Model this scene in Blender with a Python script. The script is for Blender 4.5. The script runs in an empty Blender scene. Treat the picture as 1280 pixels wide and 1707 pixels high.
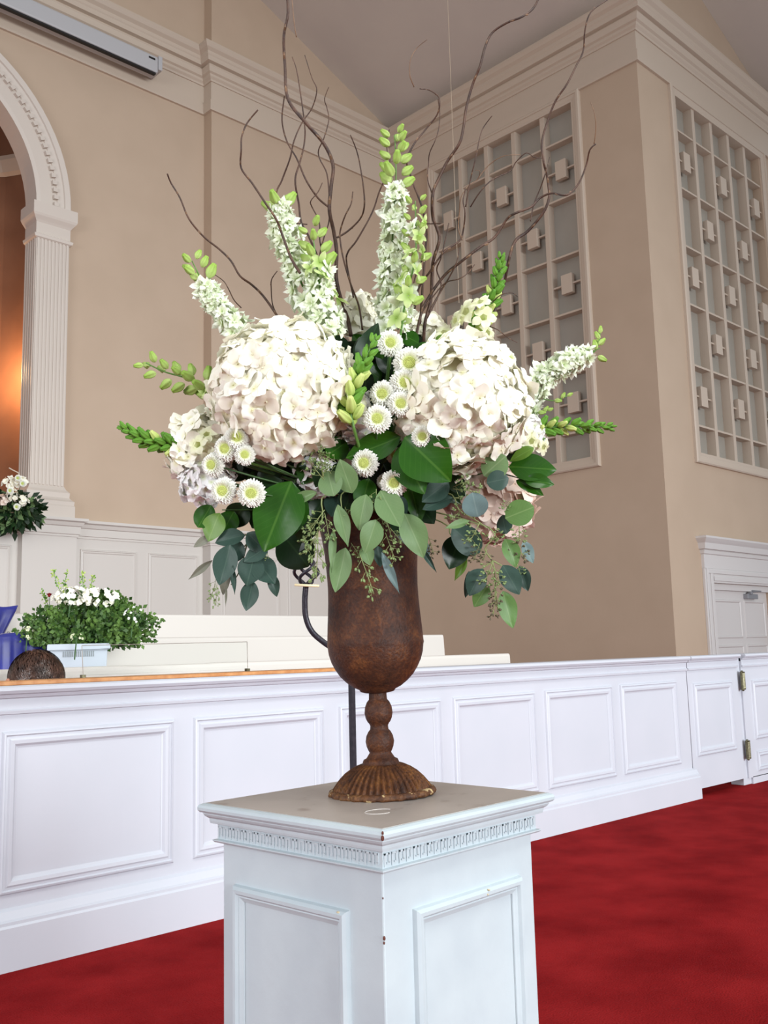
import bpy, math, random
from mathutils import Vector, Matrix, noise
random.seed(7)
SC = bpy.context.scene
COL = SC.collection
R = math.radians
PI = math.pi

# ------------------------------------------------------------------ camera
EYE = Vector((0, 0, 1.0))
YAW, PITCH, ROLL, FPX = .80278, .142466, -.0248705, 1604.6
_f = Vector((math.cos(PITCH)*math.cos(YAW), math.cos(PITCH)*math.sin(YAW), math.sin(PITCH)))
_r = Vector((math.sin(YAW), -math.cos(YAW), 0))
_u = _r.cross(_f)
RT = math.cos(ROLL)*_r + math.sin(ROLL)*_u
UP = -math.sin(ROLL)*_r + math.cos(ROLL)*_u
FW = _f
cam = bpy.data.cameras.new('camera')
cam.sensor_fit = 'HORIZONTAL'; cam.sensor_width = 36.0
cam.lens = 36.0*FPX/1280.0
cam.clip_start = .05; cam.clip_end = 200
camo = bpy.data.objects.new('camera', cam); COL.objects.link(camo)
camo.matrix_world = Matrix((( RT.x, UP.x, -FW.x, EYE.x), (RT.y, UP.y, -FW.y, EYE.y), (RT.z, UP.z, -FW.z, EYE.z), (0, 0, 0, 1)))
SC.camera = camo

# ------------------------------------------------------------------ world, lights, exposure
w = bpy.data.worlds.new('world'); SC.world = w; w.use_nodes = True
bg = w.node_tree.nodes['Background']; bg.inputs[0].default_value = (.93, .96, 1.0, 1); bg.inputs[1].default_value = .50

def area(name, loc, target, sx, sy, power, col, spread=180):
    l = bpy.data.lights.new(name, 'AREA'); l.shape = 'RECTANGLE'; l.size = sx; l.size_y = sy; l.energy = power; l.color = col; l.spread = R(spread)
    o = bpy.data.objects.new(name, l); COL.objects.link(o); o.location = loc
    o.rotation_euler = (Vector(target)-Vector(loc)).to_track_quat('-Z', 'Y').to_euler()
    return o
area('nave_window_light', (4, -20, 3.4), (5, 4, 2.2), 18, 5, 1030, (.92, .97, 1.0), 60)
area('side_window_light', (-9, 2, 3.6), (6, 5, 2.4), 7, 4, 430, (.95, .97, 1.0), 120)
area('clerestory_light', (2.5, -1.5, 7.5), (2.5, 2.5, .5), 5, 2.5, 150, (1, .98, .93), 120)
SC.view_settings.view_transform = 'Standard'; SC.view_settings.look = 'None'
SC.view_settings.exposure = -0.10; SC.view_settings.gamma = 1.0
SC.view_settings.use_curve_mapping = False

# ------------------------------------------------------------------ materials
def lin(c):
    return tuple((x/255/12.92 if x/255 <= .04045 else ((x/255+.055)/1.055)**2.4) for x in c)+(1,)

def mat(name, c, rough=.6, c2=None, nscale=8, bump=0, bscale=60, metal=0, spec=.5, trans=0, stops=(.35, .65), detail=4, coord='Object', sheen=0):
    m = bpy.data.materials.new(name); m.use_nodes = True
    nt = m.node_tree; N = nt.nodes; L = nt.links
    p = N['Principled BSDF']; out = N['Material Output']
    p.inputs['Base Color'].default_value = lin(c); p.inputs['Roughness'].default_value = rough
    p.inputs['Metallic'].default_value = metal; p.inputs['Specular IOR Level'].default_value = spec
    if sheen: p.inputs['Sheen Weight'].default_value = sheen
    tc = N.new('ShaderNodeTexCoord')
    col = None
    if c2:
        n = N.new('ShaderNodeTexNoise'); n.inputs['Scale'].default_value = nscale; n.inputs['Detail'].default_value = detail
        L.new(tc.outputs[coord], n.inputs['Vector'])
        r = N.new('ShaderNodeValToRGB'); r.color_ramp.elements[0].color = lin(c); r.color_ramp.elements[1].color = lin(c2)
        r.color_ramp.elements[0].position = stops[0]; r.color_ramp.elements[1].position = stops[1]
        L.new(n.outputs['Fac'], r.inputs[0]); L.new(r.outputs[0], p.inputs['Base Color']); col = r.outputs[0]
    if bump:
        n = N.new('ShaderNodeTexNoise'); n.inputs['Scale'].default_value = bscale; n.inputs['Detail'].default_value = 3
        L.new(tc.outputs[coord], n.inputs['Vector'])
        b = N.new('ShaderNodeBump'); b.inputs['Strength'].default_value = bump; b.inputs['Distance'].default_value = .01
        L.new(n.outputs['Fac'], b.inputs['Height']); L.new(b.outputs[0], p.inputs['Normal'])
    if trans:
        t = N.new('ShaderNodeBsdfTranslucent'); t.inputs[0].default_value = lin(c)
        if col: L.new(col, t.inputs[0])
        mx = N.new('ShaderNodeMixShader'); mx.inputs[0].default_value = trans
        L.new(p.outputs[0], mx.inputs[1]); L.new(t.outputs[0], mx.inputs[2]); L.new(mx.outputs[0], out.inputs[0])
    return m

def petal_mat(name, tip, centre, r0, r1, rough=.55, trans=.3, second=None):
    """white petal whose own colour turns towards the flower's centre (pigment)"""
    m = bpy.data.materials.new(name); m.use_nodes = True
    nt = m.node_tree; N = nt.nodes; L = nt.links; p = N['Principled BSDF']; out = N['Material Output']
    tc = N.new('ShaderNodeTexCoord'); ln = N.new('ShaderNodeVectorMath'); ln.operation = 'LENGTH'
    L.new(tc.outputs['Object'], ln.inputs[0])
    mr = N.new('ShaderNodeMapRange'); mr.inputs[1].default_value = r0; mr.inputs[2].default_value = r1
    L.new(ln.outputs['Value'], mr.inputs[0])
    mx = N.new('ShaderNodeMix'); mx.data_type = 'RGBA'; mx.inputs[6].default_value = lin(centre); mx.inputs[7].default_value = lin(tip)
    L.new(mr.outputs[0], mx.inputs[0]); res = mx.outputs[2]
    if second:
        oi = N.new('ShaderNodeObjectInfo')
        m2 = N.new('ShaderNodeMix'); m2.data_type = 'RGBA'; m2.inputs[7].default_value = lin(second)
        mm = N.new('ShaderNodeMath'); mm.operation = 'MULTIPLY'; mm.inputs[1].default_value = .75
        L.new(oi.outputs['Random'], mm.inputs[0]); L.new(mm.outputs[0], m2.inputs[0]); L.new(res, m2.inputs[6]); res = m2.outputs[2]
    L.new(res, p.inputs['Base Color']); p.inputs['Roughness'].default_value = rough; p.inputs['Specular IOR Level'].default_value = .25
    t = N.new('ShaderNodeBsdfTranslucent'); L.new(res, t.inputs[0])
    ms = N.new('ShaderNodeMixShader'); ms.inputs[0].default_value = trans
    L.new(p.outputs[0], ms.inputs[1]); L.new(t.outputs[0], ms.inputs[2]); L.new(ms.outputs[0], out.inputs[0])
    return m

def leaf_mat(name, c, c2, vein, rough=.45, trans=.15):
    """leaf pigment with a paler midrib along the leaf's own length"""
    m = bpy.data.materials.new(name); m.use_nodes = True
    nt = m.node_tree; N = nt.nodes; L = nt.links; p = N['Principled BSDF']; out = N['Material Output']
    tc = N.new('ShaderNodeTexCoord'); sx = N.new('ShaderNodeSeparateXYZ'); L.new(tc.outputs['Object'], sx.inputs[0])
    ab = N.new('ShaderNodeMath'); ab.operation = 'ABSOLUTE'; L.new(sx.outputs[0], ab.inputs[0])
    # side veins: stripes slanting away from the midrib
    sl = N.new('ShaderNodeMath'); sl.operation = 'MULTIPLY_ADD'; sl.inputs[1].default_value = -.8; L.new(ab.outputs[0], sl.inputs[0]); L.new(sx.outputs[1], sl.inputs[2])
    sn = N.new('ShaderNodeMath'); sn.operation = 'MULTIPLY'; sn.inputs[1].default_value = 55; L.new(sl.outputs[0], sn.inputs[0])
    si = N.new('ShaderNodeMath'); si.operation = 'SINE'; L.new(sn.outputs[0], si.inputs[0])
    gt = N.new('ShaderNodeMapRange'); gt.inputs[1].default_value = .82; gt.inputs[2].default_value = 1; gt.inputs[4].default_value = .10; L.new(si.outputs[0], gt.inputs[0])
    mr = N.new('ShaderNodeMapRange'); mr.inputs[1].default_value = .012; mr.inputs[2].default_value = .03; mr.inputs[3].default_value = .5; mr.inputs[4].default_value = 0
    L.new(ab.outputs[0], mr.inputs[0])
    mxv = N.new('ShaderNodeMath'); mxv.operation = 'MAXIMUM'; L.new(mr.outputs[0], mxv.inputs[0]); L.new(gt.outputs[0], mxv.inputs[1])
    n = N.new('ShaderNodeTexNoise'); n.inputs['Scale'].default_value = 3; L.new(tc.outputs['Object'], n.inputs['Vector'])
    m1 = N.new('ShaderNodeMix'); m1.data_type = 'RGBA'; m1.inputs[6].default_value = lin(c); m1.inputs[7].default_value = lin(c2); L.new(n.outputs['Fac'], m1.inputs[0])
    m2 = N.new('ShaderNodeMix'); m2.data_type = 'RGBA'; m2.inputs[7].default_value = lin(vein); L.new(m1.outputs[2], m2.inputs[6]); L.new(mxv.outputs[0], m2.inputs[0])
    L.new(m2.outputs[2], p.inputs['Base Color']); p.inputs['Roughness'].default_value = rough; p.inputs['Specular IOR Level'].default_value = .35
    t = N.new('ShaderNodeBsdfTranslucent'); L.new(m2.outputs[2], t.inputs[0])
    ms = N.new('ShaderNodeMixShader'); ms.inputs[0].default_value = trans
    L.new(p.outputs[0], ms.inputs[1]); L.new(t.outputs[0], ms.inputs[2]); L.new(ms.outputs[0], out.inputs[0])
    return m

M = {}
M['wall'] = mat('beige_wall_paint', (189, 167, 145), .75, (193, 171, 149), 1.5, .05, 90)
M['ceiling'] = mat('grey_ceiling_paint', (204, 195, 187), .85, (208, 199, 190), 1.2, .08, 60)
M['trim'] = mat('cream_trim_paint', (198, 182, 165), .5)
M['white'] = mat('white_gloss_paint', (194, 197, 206), .38, (190, 194, 203), 2.5, .02, 40)
M['doorwhite'] = mat('off_white_door_paint', (212, 208, 206), .4)
M['arch'] = mat('pale_arch_paint', (208, 197, 186), .5)
M['cream'] = mat('warm_white_paint', (207, 201, 194), .45)
M['ped'] = mat('chalky_white_paint', (192, 204, 209), .4, (185, 197, 203), 9, .06, 45)
M['wood'] = mat('honey_oak', (176, 116, 66), .4, (196, 140, 88), 30)
M['pane'] = mat('frosted_pane', (162, 157, 147), .35, (167, 162, 152), 2)
M['iron'] = mat('black_wrought_iron', (38, 36, 44), .42, (52, 48, 56), 60, .1, 120, metal=.4)
M['wax'] = mat('cream_wax', (240, 224, 180), .5)
M['bronze'] = mat('antique_brass', (120, 116, 92), .35, (88, 84, 66), 60, metal=.8)
M['chrome'] = mat('satin_metal', (150, 150, 155), .35, metal=.6)
M['screen'] = mat('screen_case', (184, 184, 186), .4)
M['black'] = mat('matt_black', (22, 20, 20), .6)
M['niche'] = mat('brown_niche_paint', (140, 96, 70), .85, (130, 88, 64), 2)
M['crate'] = mat('pale_grey_plastic', (184, 192, 202), .4)
M['slot'] = mat('shadowed_vent_grey', (120, 126, 128), .6)
M['blue'] = mat('royal_blue_satin', (22, 32, 140), .4, (16, 22, 104), 6, sheen=.3)
M['hair'] = mat('dark_brown_hair', (62, 40, 32), .45, (34, 22, 18), 25, .4, 90)
M['hairs'] = mat('brown_hair_strands', (92, 62, 48), .32, (44, 28, 22), 20)
M['skin'] = mat('skin', (190, 130, 106), .5)
M['shirt'] = mat('dark_shirt', (50, 52, 62), .8)
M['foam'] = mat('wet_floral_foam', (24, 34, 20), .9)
M['stem'] = mat('fresh_green_stem', (96, 140, 62), .5, trans=.1)
M['darkstem'] = mat('dark_green_stem', (58, 92, 44), .5)
M['twig'] = mat('willow_bark', (84, 56, 40), .6, (52, 34, 26), 40, .2, 200)
M['twig2'] = mat('pale_willow_bark', (126, 96, 70), .6, (96, 70, 50), 40)
M['seedstalk'] = mat('pale_seed_stalk', (134, 146, 92), .5)
M['seed'] = mat('sage_seed', (134, 154, 98), .5, (116, 140, 84), 30)
M['seedd'] = mat('dark_seed', (96, 92, 64), .5, (70, 62, 46), 30)
M['red'] = mat('deep_red_petal', (140, 20, 24), .5, trans=.1)
M['pink'] = mat('blush_petal', (236, 206, 190), .5, trans=.25)

# carpet
def carpet():
    m = mat('red_cut_pile_carpet', (148, 32, 34), .95, (118, 18, 21), 3.2, 0, spec=.03, detail=10, stops=(.36, .68), coord='Object')
    nt = m.node_tree; N = nt.nodes; L = nt.links; p = N['Principled BSDF']
    tc = N.new('ShaderNodeTexCoord'); n = N.new('ShaderNodeTexNoise'); n.inputs['Scale'].default_value = 160; n.inputs['Detail'].default_value = 4
    L.new(tc.outputs['Object'], n.inputs['Vector'])
    n2 = N.new('ShaderNodeTexNoise'); n2.inputs['Scale'].default_value = 9; L.new(tc.outputs['Object'], n2.inputs['Vector'])
    ad = N.new('ShaderNodeMath'); ad.operation = 'ADD'; L.new(n.outputs['Fac'], ad.inputs[0]); L.new(n2.outputs['Fac'], ad.inputs[1])
    b = N.new('ShaderNodeBump'); b.inputs['Strength'].default_value = .6; b.inputs['Distance'].default_value = .02
    L.new(ad.outputs[0], b.inputs['Height']); L.new(b.outputs[0], p.inputs['Normal'])
    return m
M['carpet'] = carpet()

# pedestal top, its shade put into the paint as grey, plus scuffs
def shaded_top():
    m = mat('shade_greyed_scuffed_paint', (178, 169, 162), .32, (166, 158, 151), 7, .03, 60)
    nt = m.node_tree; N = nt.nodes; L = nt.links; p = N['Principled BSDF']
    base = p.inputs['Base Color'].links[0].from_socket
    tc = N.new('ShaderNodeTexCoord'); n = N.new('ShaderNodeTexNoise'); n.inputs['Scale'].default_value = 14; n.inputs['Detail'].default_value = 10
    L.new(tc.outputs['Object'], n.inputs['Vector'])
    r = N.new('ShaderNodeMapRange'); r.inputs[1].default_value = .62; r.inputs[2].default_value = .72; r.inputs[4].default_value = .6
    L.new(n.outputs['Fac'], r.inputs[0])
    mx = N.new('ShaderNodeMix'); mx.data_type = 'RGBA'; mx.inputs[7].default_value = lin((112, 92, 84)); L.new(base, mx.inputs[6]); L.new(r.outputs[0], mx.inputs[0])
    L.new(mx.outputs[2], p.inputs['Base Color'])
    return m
M['pedtop'] = shaded_top()

# rust
def rust(name, a, b, c, chips=False):
    m = bpy.data.materials.new(name); m.use_nodes = True
    nt = m.node_tree; N = nt.nodes; L = nt.links; p = N['Principled BSDF']
    tc = N.new('ShaderNodeTexCoord')
    n = N.new('ShaderNodeTexNoise'); n.inputs['Scale'].default_value = 22; n.inputs['Detail'].default_value = 10; n.inputs['Roughness'].default_value = .7
    n1 = N.new('ShaderNodeTexNoise'); n1.inputs['Scale'].default_value = 190; n1.inputs['Detail'].default_value = 4
    for q in (n, n1): L.new(tc.outputs['Object'], q.inputs['Vector'])
    r = N.new('ShaderNodeValToRGB'); e = r.color_ramp.elements
    e[0].position = .33; e[0].color = lin(a); e[1].position = .7; e[1].color = lin(c); x = e.new(.52); x.color = lin(b)
    L.new(n.outputs['Fac'], r.inputs[0])
    r2 = N.new('ShaderNodeMapRange'); r2.inputs[1].default_value = .42; r2.inputs[2].default_value = .6; r2.inputs[3].default_value = .45; r2.inputs[4].default_value = 0
    L.new(n1.outputs['Fac'], r2.inputs[0])
    mx = N.new('ShaderNodeMix'); mx.data_type = 'RGBA'; mx.inputs[7].default_value = lin((38, 20, 16)); L.new(r.outputs[0], mx.inputs[6]); L.new(r2.outputs[0], mx.inputs[0])
    res = mx.outputs[2]
    n2 = N.new('ShaderNodeTexNoise'); n2.inputs['Scale'].default_value = 60 if chips else 34; n2.inputs['Detail'].default_value = 2
    L.new(tc.outputs['Object'], n2.inputs['Vector'])
    r3 = N.new('ShaderNodeMapRange'); r3.inputs[1].default_value = .60 if chips else .765; r3.inputs[2].default_value = .64 if chips else .78
    L.new(n2.outputs['Fac'], r3.inputs[0])
    m3 = N.new('ShaderNodeMix'); m3.data_type = 'RGBA'; m3.inputs[7].default_value = lin((188, 164, 120)); L.new(res, m3.inputs[6]); L.new(r3.outputs[0], m3.inputs[0])
    L.new(m3.outputs[2], p.inputs['Base Color'])
    p.inputs['Roughness'].default_value = .55; p.inputs['Specular IOR Level'].default_value = .3
    ad = N.new('ShaderNodeMath'); ad.operation = 'ADD'; L.new(n.outputs['Fac'], ad.inputs[0]); L.new(n1.outputs['Fac'], ad.inputs[1])
    bp = N.new('ShaderNodeBump'); bp.inputs['Strength'].default_value = .5; bp.inputs['Distance'].default_value = .004
    L.new(ad.outputs[0], bp.inputs['Height']); L.new(bp.outputs[0], p.inputs['Normal'])
    return m
M['rust'] = rust('rusted_iron', (44, 24, 16), (80, 44, 24), (116, 70, 36))
M['rustfoot'] = rust('rusted_iron_ochre', (46, 26, 18), (98, 58, 28), (140, 92, 42))
M['rustrim'] = rust('chipped_rusted_edge', (60, 36, 26), (104, 66, 38), (140, 100, 60), True)

M['hyd'] = petal_mat('hydrangea_petal', (251, 250, 238), (234, 232, 182), .05, .42, trans=.13, second=(250, 246, 226))
M['hydw'] = petal_mat('white_floret_petal', (253, 253, 252), (226, 232, 196), .05, .45, trans=.16)
M['hydp'] = petal_mat('blush_floret_petal', (244, 230, 218), (226, 204, 184), .05, .6, trans=.15, second=(226, 196, 180))
M['lark'] = petal_mat('larkspur_petal', (248, 252, 240), (196, 214, 146), .05, .65, trans=.2, second=(228, 238, 206))
M['larkg'] = petal_mat('green_tinged_petal', (222, 236, 172), (150, 184, 80), .1, .9, trans=.3)
M['snap'] = petal_mat('pale_snapdragon_petal', (250, 250, 222), (226, 236, 168), .1, .9, trans=.3)
M['mum'] = petal_mat('mum_ray_petal', (242, 243, 234), (212, 224, 130), .34, .74, trans=.1)
M['mumc'] = petal_mat('mum_centre', (222, 232, 140), (186, 206, 76), .0, .35, trans=.1)
M['bud'] = petal_mat('green_bud', (150, 184, 80), (196, 216, 136), .1, .9, trans=.15)
M['sbud'] = petal_mat('snapdragon_bud', (92, 144, 48), (122, 168, 66), .1, .9, trans=.1)
M['sbudp'] = petal_mat('pale_snapdragon_bud', (206, 220, 134), (168, 196, 92), .1, .9, trans=.15)
M['sage'] = leaf_mat('sage_leaf', (116, 144, 94), (100, 132, 84), (142, 164, 118), .5, .18)
M['dsage'] = leaf_mat('dark_sage_leaf', (56, 82, 70), (44, 68, 60), (76, 100, 86), .45)
M['bsage'] = leaf_mat('blue_sage_leaf', (112, 136, 134), (98, 122, 122), (134, 154, 148), .5)
M['gsage'] = leaf_mat('green_eucalyptus_leaf', (98, 134, 72), (84, 120, 62), (130, 158, 100), .45)
M['taupe'] = leaf_mat('taupe_leaf_underside', (134, 136, 118), (116, 118, 104), (150, 150, 132), .55)
M['salal'] = leaf_mat('glossy_green_leaf', (46, 94, 20), (34, 78, 16), (84, 126, 50), .28, .2)
M['lime'] = leaf_mat('yellow_green_leaf', (104, 140, 52), (88, 128, 44), (130, 160, 80), .35, .2)
M['dsalal'] = leaf_mat('dark_glossy_leaf', (28, 52, 26), (20, 40, 20), (46, 74, 40), .3, .1)
M['fol'] = mat('mixed_small_foliage', (104, 138, 62), .5, (44, 80, 30), 14, trans=.2)
gl = bpy.data.materials.new('clear_acrylic'); gl.use_nodes = True
_p = gl.node_tree.nodes['Principled BSDF']; _p.inputs['Transmission Weight'].default_value = 1; _p.inputs['Roughness'].default_value = .02; _p.inputs['IOR'].default_value = 1.12
_p.inputs['Base Color'].default_value = (.97, .99, .98, 1)
M['glass'] = gl

# ------------------------------------------------------------------ helpers
def tag(o, label=None, cat=None, group=None, kind=None):
    if label: o['label'] = label
    if cat: o['category'] = cat
    if group: o['group'] = group
    if kind: o['kind'] = kind
    return o

def empty(name, loc=(0, 0, 0), rz=0, label=None, cat=None, group=None, kind=None):
    o = bpy.data.objects.new(name, None); o.empty_display_size = .05
    COL.objects.link(o); o.location = loc; o.rotation_euler = (0, 0, rz)
    return tag(o, label, cat, group, kind)

def inst(name, me, parent=None, mtx=None):
    """object sharing a mesh; mtx is its place in the world, its parent an unrotated or known empty"""
    o = bpy.data.objects.new(name, me); COL.objects.link(o)
    if parent is not None:
        o.parent = parent
        pm = Matrix.Identity(4); q = parent
        while q is not None: pm = Matrix.Translation(q.location) @ q.rotation_euler.to_matrix().to_4x4() @ pm; q = q.parent
        if mtx is not None: o.matrix_local = pm.inverted() @ mtx
    elif mtx is not None: o.matrix_world = mtx
    return o

class MB:
    def __init__(s): s.v = []; s.f = []
    def add(s, v, f):
        k = len(s.v); s.v += [tuple(q) for q in v]; s.f += [tuple(i+k for i in q) for q in f]; return s
    def box(s, a, b):
        x0, y0, z0 = a; x1, y1, z1 = b
        return s.add([(x0, y0, z0), (x1, y0, z0), (x1, y1, z0), (x0, y1, z0), (x0, y0, z1), (x1, y0, z1), (x1, y1, z1), (x0, y1, z1)],
                     [(0, 3, 2, 1), (4, 5, 6, 7), (0, 1, 5, 4), (1, 2, 6, 5), (2, 3, 7, 6), (3, 0, 4, 7)])
    def tube(s, pts, rad, n=7, cap=True):
        pts = [Vector(p) for p in pts]; m = len(pts)
        if not hasattr(rad, '__len__'): rad = [rad]*m
        t0 = (pts[1]-pts[0]).normalized(); a = t0.orthogonal().normalized(); vs = []; fs = []
        for i, p in enumerate(pts):
            t = (pts[min(i+1, m-1)]-pts[max(i-1, 0)]).normalized()
            a = (a-a.dot(t)*t).normalized(); b = t.cross(a)
            for k in range(n):
                an = 2*PI*k/n; vs.append(p+(a*math.cos(an)+b*math.sin(an))*rad[i])
        for i in range(m-1):
            for k in range(n):
                fs.append((i*n+k, i*n+(k+1) % n, (i+1)*n+(k+1) % n, (i+1)*n+k))
        if cap: fs.append(tuple(range(n-1, -1, -1))); fs.append(tuple((m-1)*n+k for k in range(n)))
        return s.add(vs, fs)
    def lathe(s, prof, n=48, mod=None, cap=True):
        """prof: (radius, z) from bottom to top; mod(angle, i) multiplies the radius"""
        vs = []; fs = []
        for i, (r, z) in enumerate(prof):
            for k in range(n):
                an = 2*PI*k/n; q = r*(mod(an, i) if mod else 1); vs.append((q*math.cos(an), q*math.sin(an), z))
        for i in range(len(prof)-1):
            for k in range(n): fs.append((i*n+k, i*n+(k+1) % n, (i+1)*n+(k+1) % n, (i+1)*n+k))
        if cap: fs.append(tuple(range(n-1, -1, -1))); fs.append(tuple((len(prof)-1)*n+k for k in range(n)))
        return s.add(vs, fs)
    def ball(s, c, r, nu=8, nv=6, sc=(1, 1, 1)):
        c = Vector(c); vs = [c+Vector((0, 0, -r*sc[2]))]; fs = []
        for i in range(1, nv):
            th = PI*i/nv
            for k in range(nu):
                ph = 2*PI*k/nu; vs.append(c+Vector((r*sc[0]*math.sin(th)*math.cos(ph), r*sc[1]*math.sin(th)*math.sin(ph), -r*sc[2]*math.cos(th))))
        vs.append(c+Vector((0, 0, r*sc[2]))); e = len(vs)-1
        for k in range(nu): fs.append((0, 1+(k+1) % nu, 1+k)); fs.append((e, e-nu+k, e-nu+(k+1) % nu))
        for i in range(nv-2):
            for k in range(nu): fs.append((1+i*nu+k, 1+i*nu+(k+1) % nu, 1+(i+1)*nu+(k+1) % nu, 1+(i+1)*nu+k))
        return s.add(vs, fs)
    def ring(s, o, u, v, wd, h, prof):
        """mitred moulding round a rectangle; prof: (inset, height out of the plane)"""
        o, u, v = Vector(o), Vector(u), Vector(v); nrm = u.cross(v); vs = []; fs = []
        for (i, z) in prof:
            for (a, b) in ((i, i), (wd-i, i), (wd-i, h-i), (i, h-i)): vs.append(o+u*a+v*b+nrm*z)
        for j in range(len(prof)-1):
            for k in range(4): fs.append((j*4+k, j*4+(k+1) % 4, (j+1)*4+(k+1) % 4, (j+1)*4+k))
        return s.add(vs, fs)
    def sweep(s, path, prof, caps=True, side=1):
        """prof (out, z) swept on a plan path, out = to the right of travel, mitred"""
        P = [Vector((p[0], p[1])) for p in path]; n = len(P); vs = []; fs = []; m = len(prof)
        for i in range(n):
            def nr(a, b): d = (b-a).normalized(); return Vector((d.y, -d.x))*side
            if i == 0: q = nr(P[0], P[1]); k = 1
            elif i == n-1: q = nr(P[-2], P[-1]); k = 1
            else:
                n1, n2 = nr(P[i-1], P[i]), nr(P[i], P[i+1]); q = (n1+n2).normalized(); k = 1/max(.2, q.dot(n1))
            for (o, z) in prof: c = P[i]+q*o*k; vs.append((c.x, c.y, z))
        for i in range(n-1):
            for j in range(m-1): fs.append((i*m+j, i*m+j+1, (i+1)*m+j+1, (i+1)*m+j))
        if caps: fs.append(tuple(range(m-1, -1, -1))); fs.append(tuple((n-1)*m+j for j in range(m)))
        return s.add(vs, fs)
    def mesh(s, name, m, smooth=False):
        me = bpy.data.meshes.new(name); me.from_pydata(s.v, [], s.f)
        if m: me.materials.append(m)
        if smooth: me.polygons.foreach_set('use_smooth', [True]*len(me.polygons))
        me.update(); return me
    def build(s, name, m, parent=None, smooth=False, bevel=0, auto=False):
        me = s.mesh(name, m, smooth)
        import bmesh
        b = bmesh.new(); b.from_mesh(me); bmesh.ops.recalc_face_normals(b, faces=b.faces); b.to_mesh(me); b.free()
        o = bpy.data.objects.new(name, me); COL.objects.link(o)
        if parent is not None: o.parent = parent
        if bevel:
            md = o.modifiers.new('bevel', 'BEVEL'); md.width = bevel; md.segments = 2; md.limit_method = 'ANGLE'
        return o

def struct(o): o['kind'] = 'structure'; return o

def at(px, py, depth):
    """point at a distance in front of the lens for a picture position"""
    return EYE + (FW + RT*((px-640)/FPX) - UP*((py-853.5)/FPX))*depth

def smooth_line(pts, sub=5):
    P = [Vector(p) for p in pts]; out = []
    for i in range(len(P)-1):
        a, b, c, d = P[max(i-1, 0)], P[i], P[i+1], P[min(i+2, len(P)-1)]
        for k in range(sub):
            t = k/sub
            out.append(.5*((2*b)+(c-a)*t+(2*a-5*b+4*c-d)*t*t+(3*b-a-3*c+d)*t**3))
    out.append(P[-1]); return out

def basis(o, ydir, nrm, sx, sy, sz):
    y = Vector(ydir).normalized(); z = Vector(nrm); z = (z-z.dot(y)*y)
    if z.length < 1e-4: z = y.orthogonal()
    z.normalize(); x = y.cross(z)
    return Matrix(((x.x*sx, y.x*sy, z.x*sz, o[0]), (x.y*sx, y.y*sy, z.y*sz, o[1]), (x.z*sx, y.z*sy, z.z*sz, o[2]), (0, 0, 0, 1)))

# ================================================================== THE ROOM
XB, YC, YA, YA2, JX = 12.73, 7.2, 12.78, 13.0, 8.53
fl = MB().box((-8, -6, -.1), (19, 7.1, 0)).box((-8, 7.1, -.1), (12.9, 14, 0)).build('floor', M['carpet']); struct(fl)
def ceilz(x): return 11.36+.413*(12.69-x)

# back wall, right part (nearer) and left part with the arched niche opening
b = MB(); T = .25
def wall_poly(b, xs_top, y0, y1, z0):
    """vertical wall between x0,x1 whose top follows the sloping ceiling"""
    (x0, x1) = xs_top
    v = [(x0, y0, z0), (x1, y0, z0), (x1, y0, ceilz(x1)+.1), (x0, y0, ceilz(x0)+.1), (x0, y1, z0), (x1, y1, z0), (x1, y1, ceilz(x1)+.1), (x0, y1, ceilz(x0)+.1)]
    b.add(v, [(0, 1, 2, 3), (7, 6, 5, 4), (0, 4, 5, 1), (1, 5, 6, 2), (3, 2, 6, 7), (0, 3, 7, 4)])
wall_poly(b, (JX, XB+.2), YA, YA2+T, 0)
struct(b.build('wall_back', M['wall']))
AX, AZ, RI, RO = 3.65, 7.55, 1.97, 2.48
b = MB()
wall_poly(b, (AX+RI+.03, JX), YA2, YA2+T, 0)
wall_poly(b, (-1, AX-RI-.03), YA2, YA2+T, 0)
b.box((AX-RI, YA2, 0), (AX+RI, YA2+T, 2.9))
n = 28
for i in range(n):
    a0, a1 = PI-PI*i/n, PI-PI*(i+1)/n
    x0, z0, x1, z1 = AX+(RI+.03)*math.cos(a0), AZ+(RI+.03)*math.sin(a0), AX+(RI+.03)*math.cos(a1), AZ+(RI+.03)*math.sin(a1)
    t0, t1 = ceilz(x0)+.1, ceilz(x1)+.1
    b.add([(x0, YA2, z0), (x1, YA2, z1), (x1, YA2, t1), (x0, YA2, t0), (x0, YA2+T, z0), (x1, YA2+T, z1), (x1, YA2+T, t1), (x0, YA2+T, t0)],
          [(0, 1, 2, 3), (7, 6, 5, 4), (0, 4, 5, 1)])
struct(b.build('wall_back_left', M['wall']))
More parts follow.
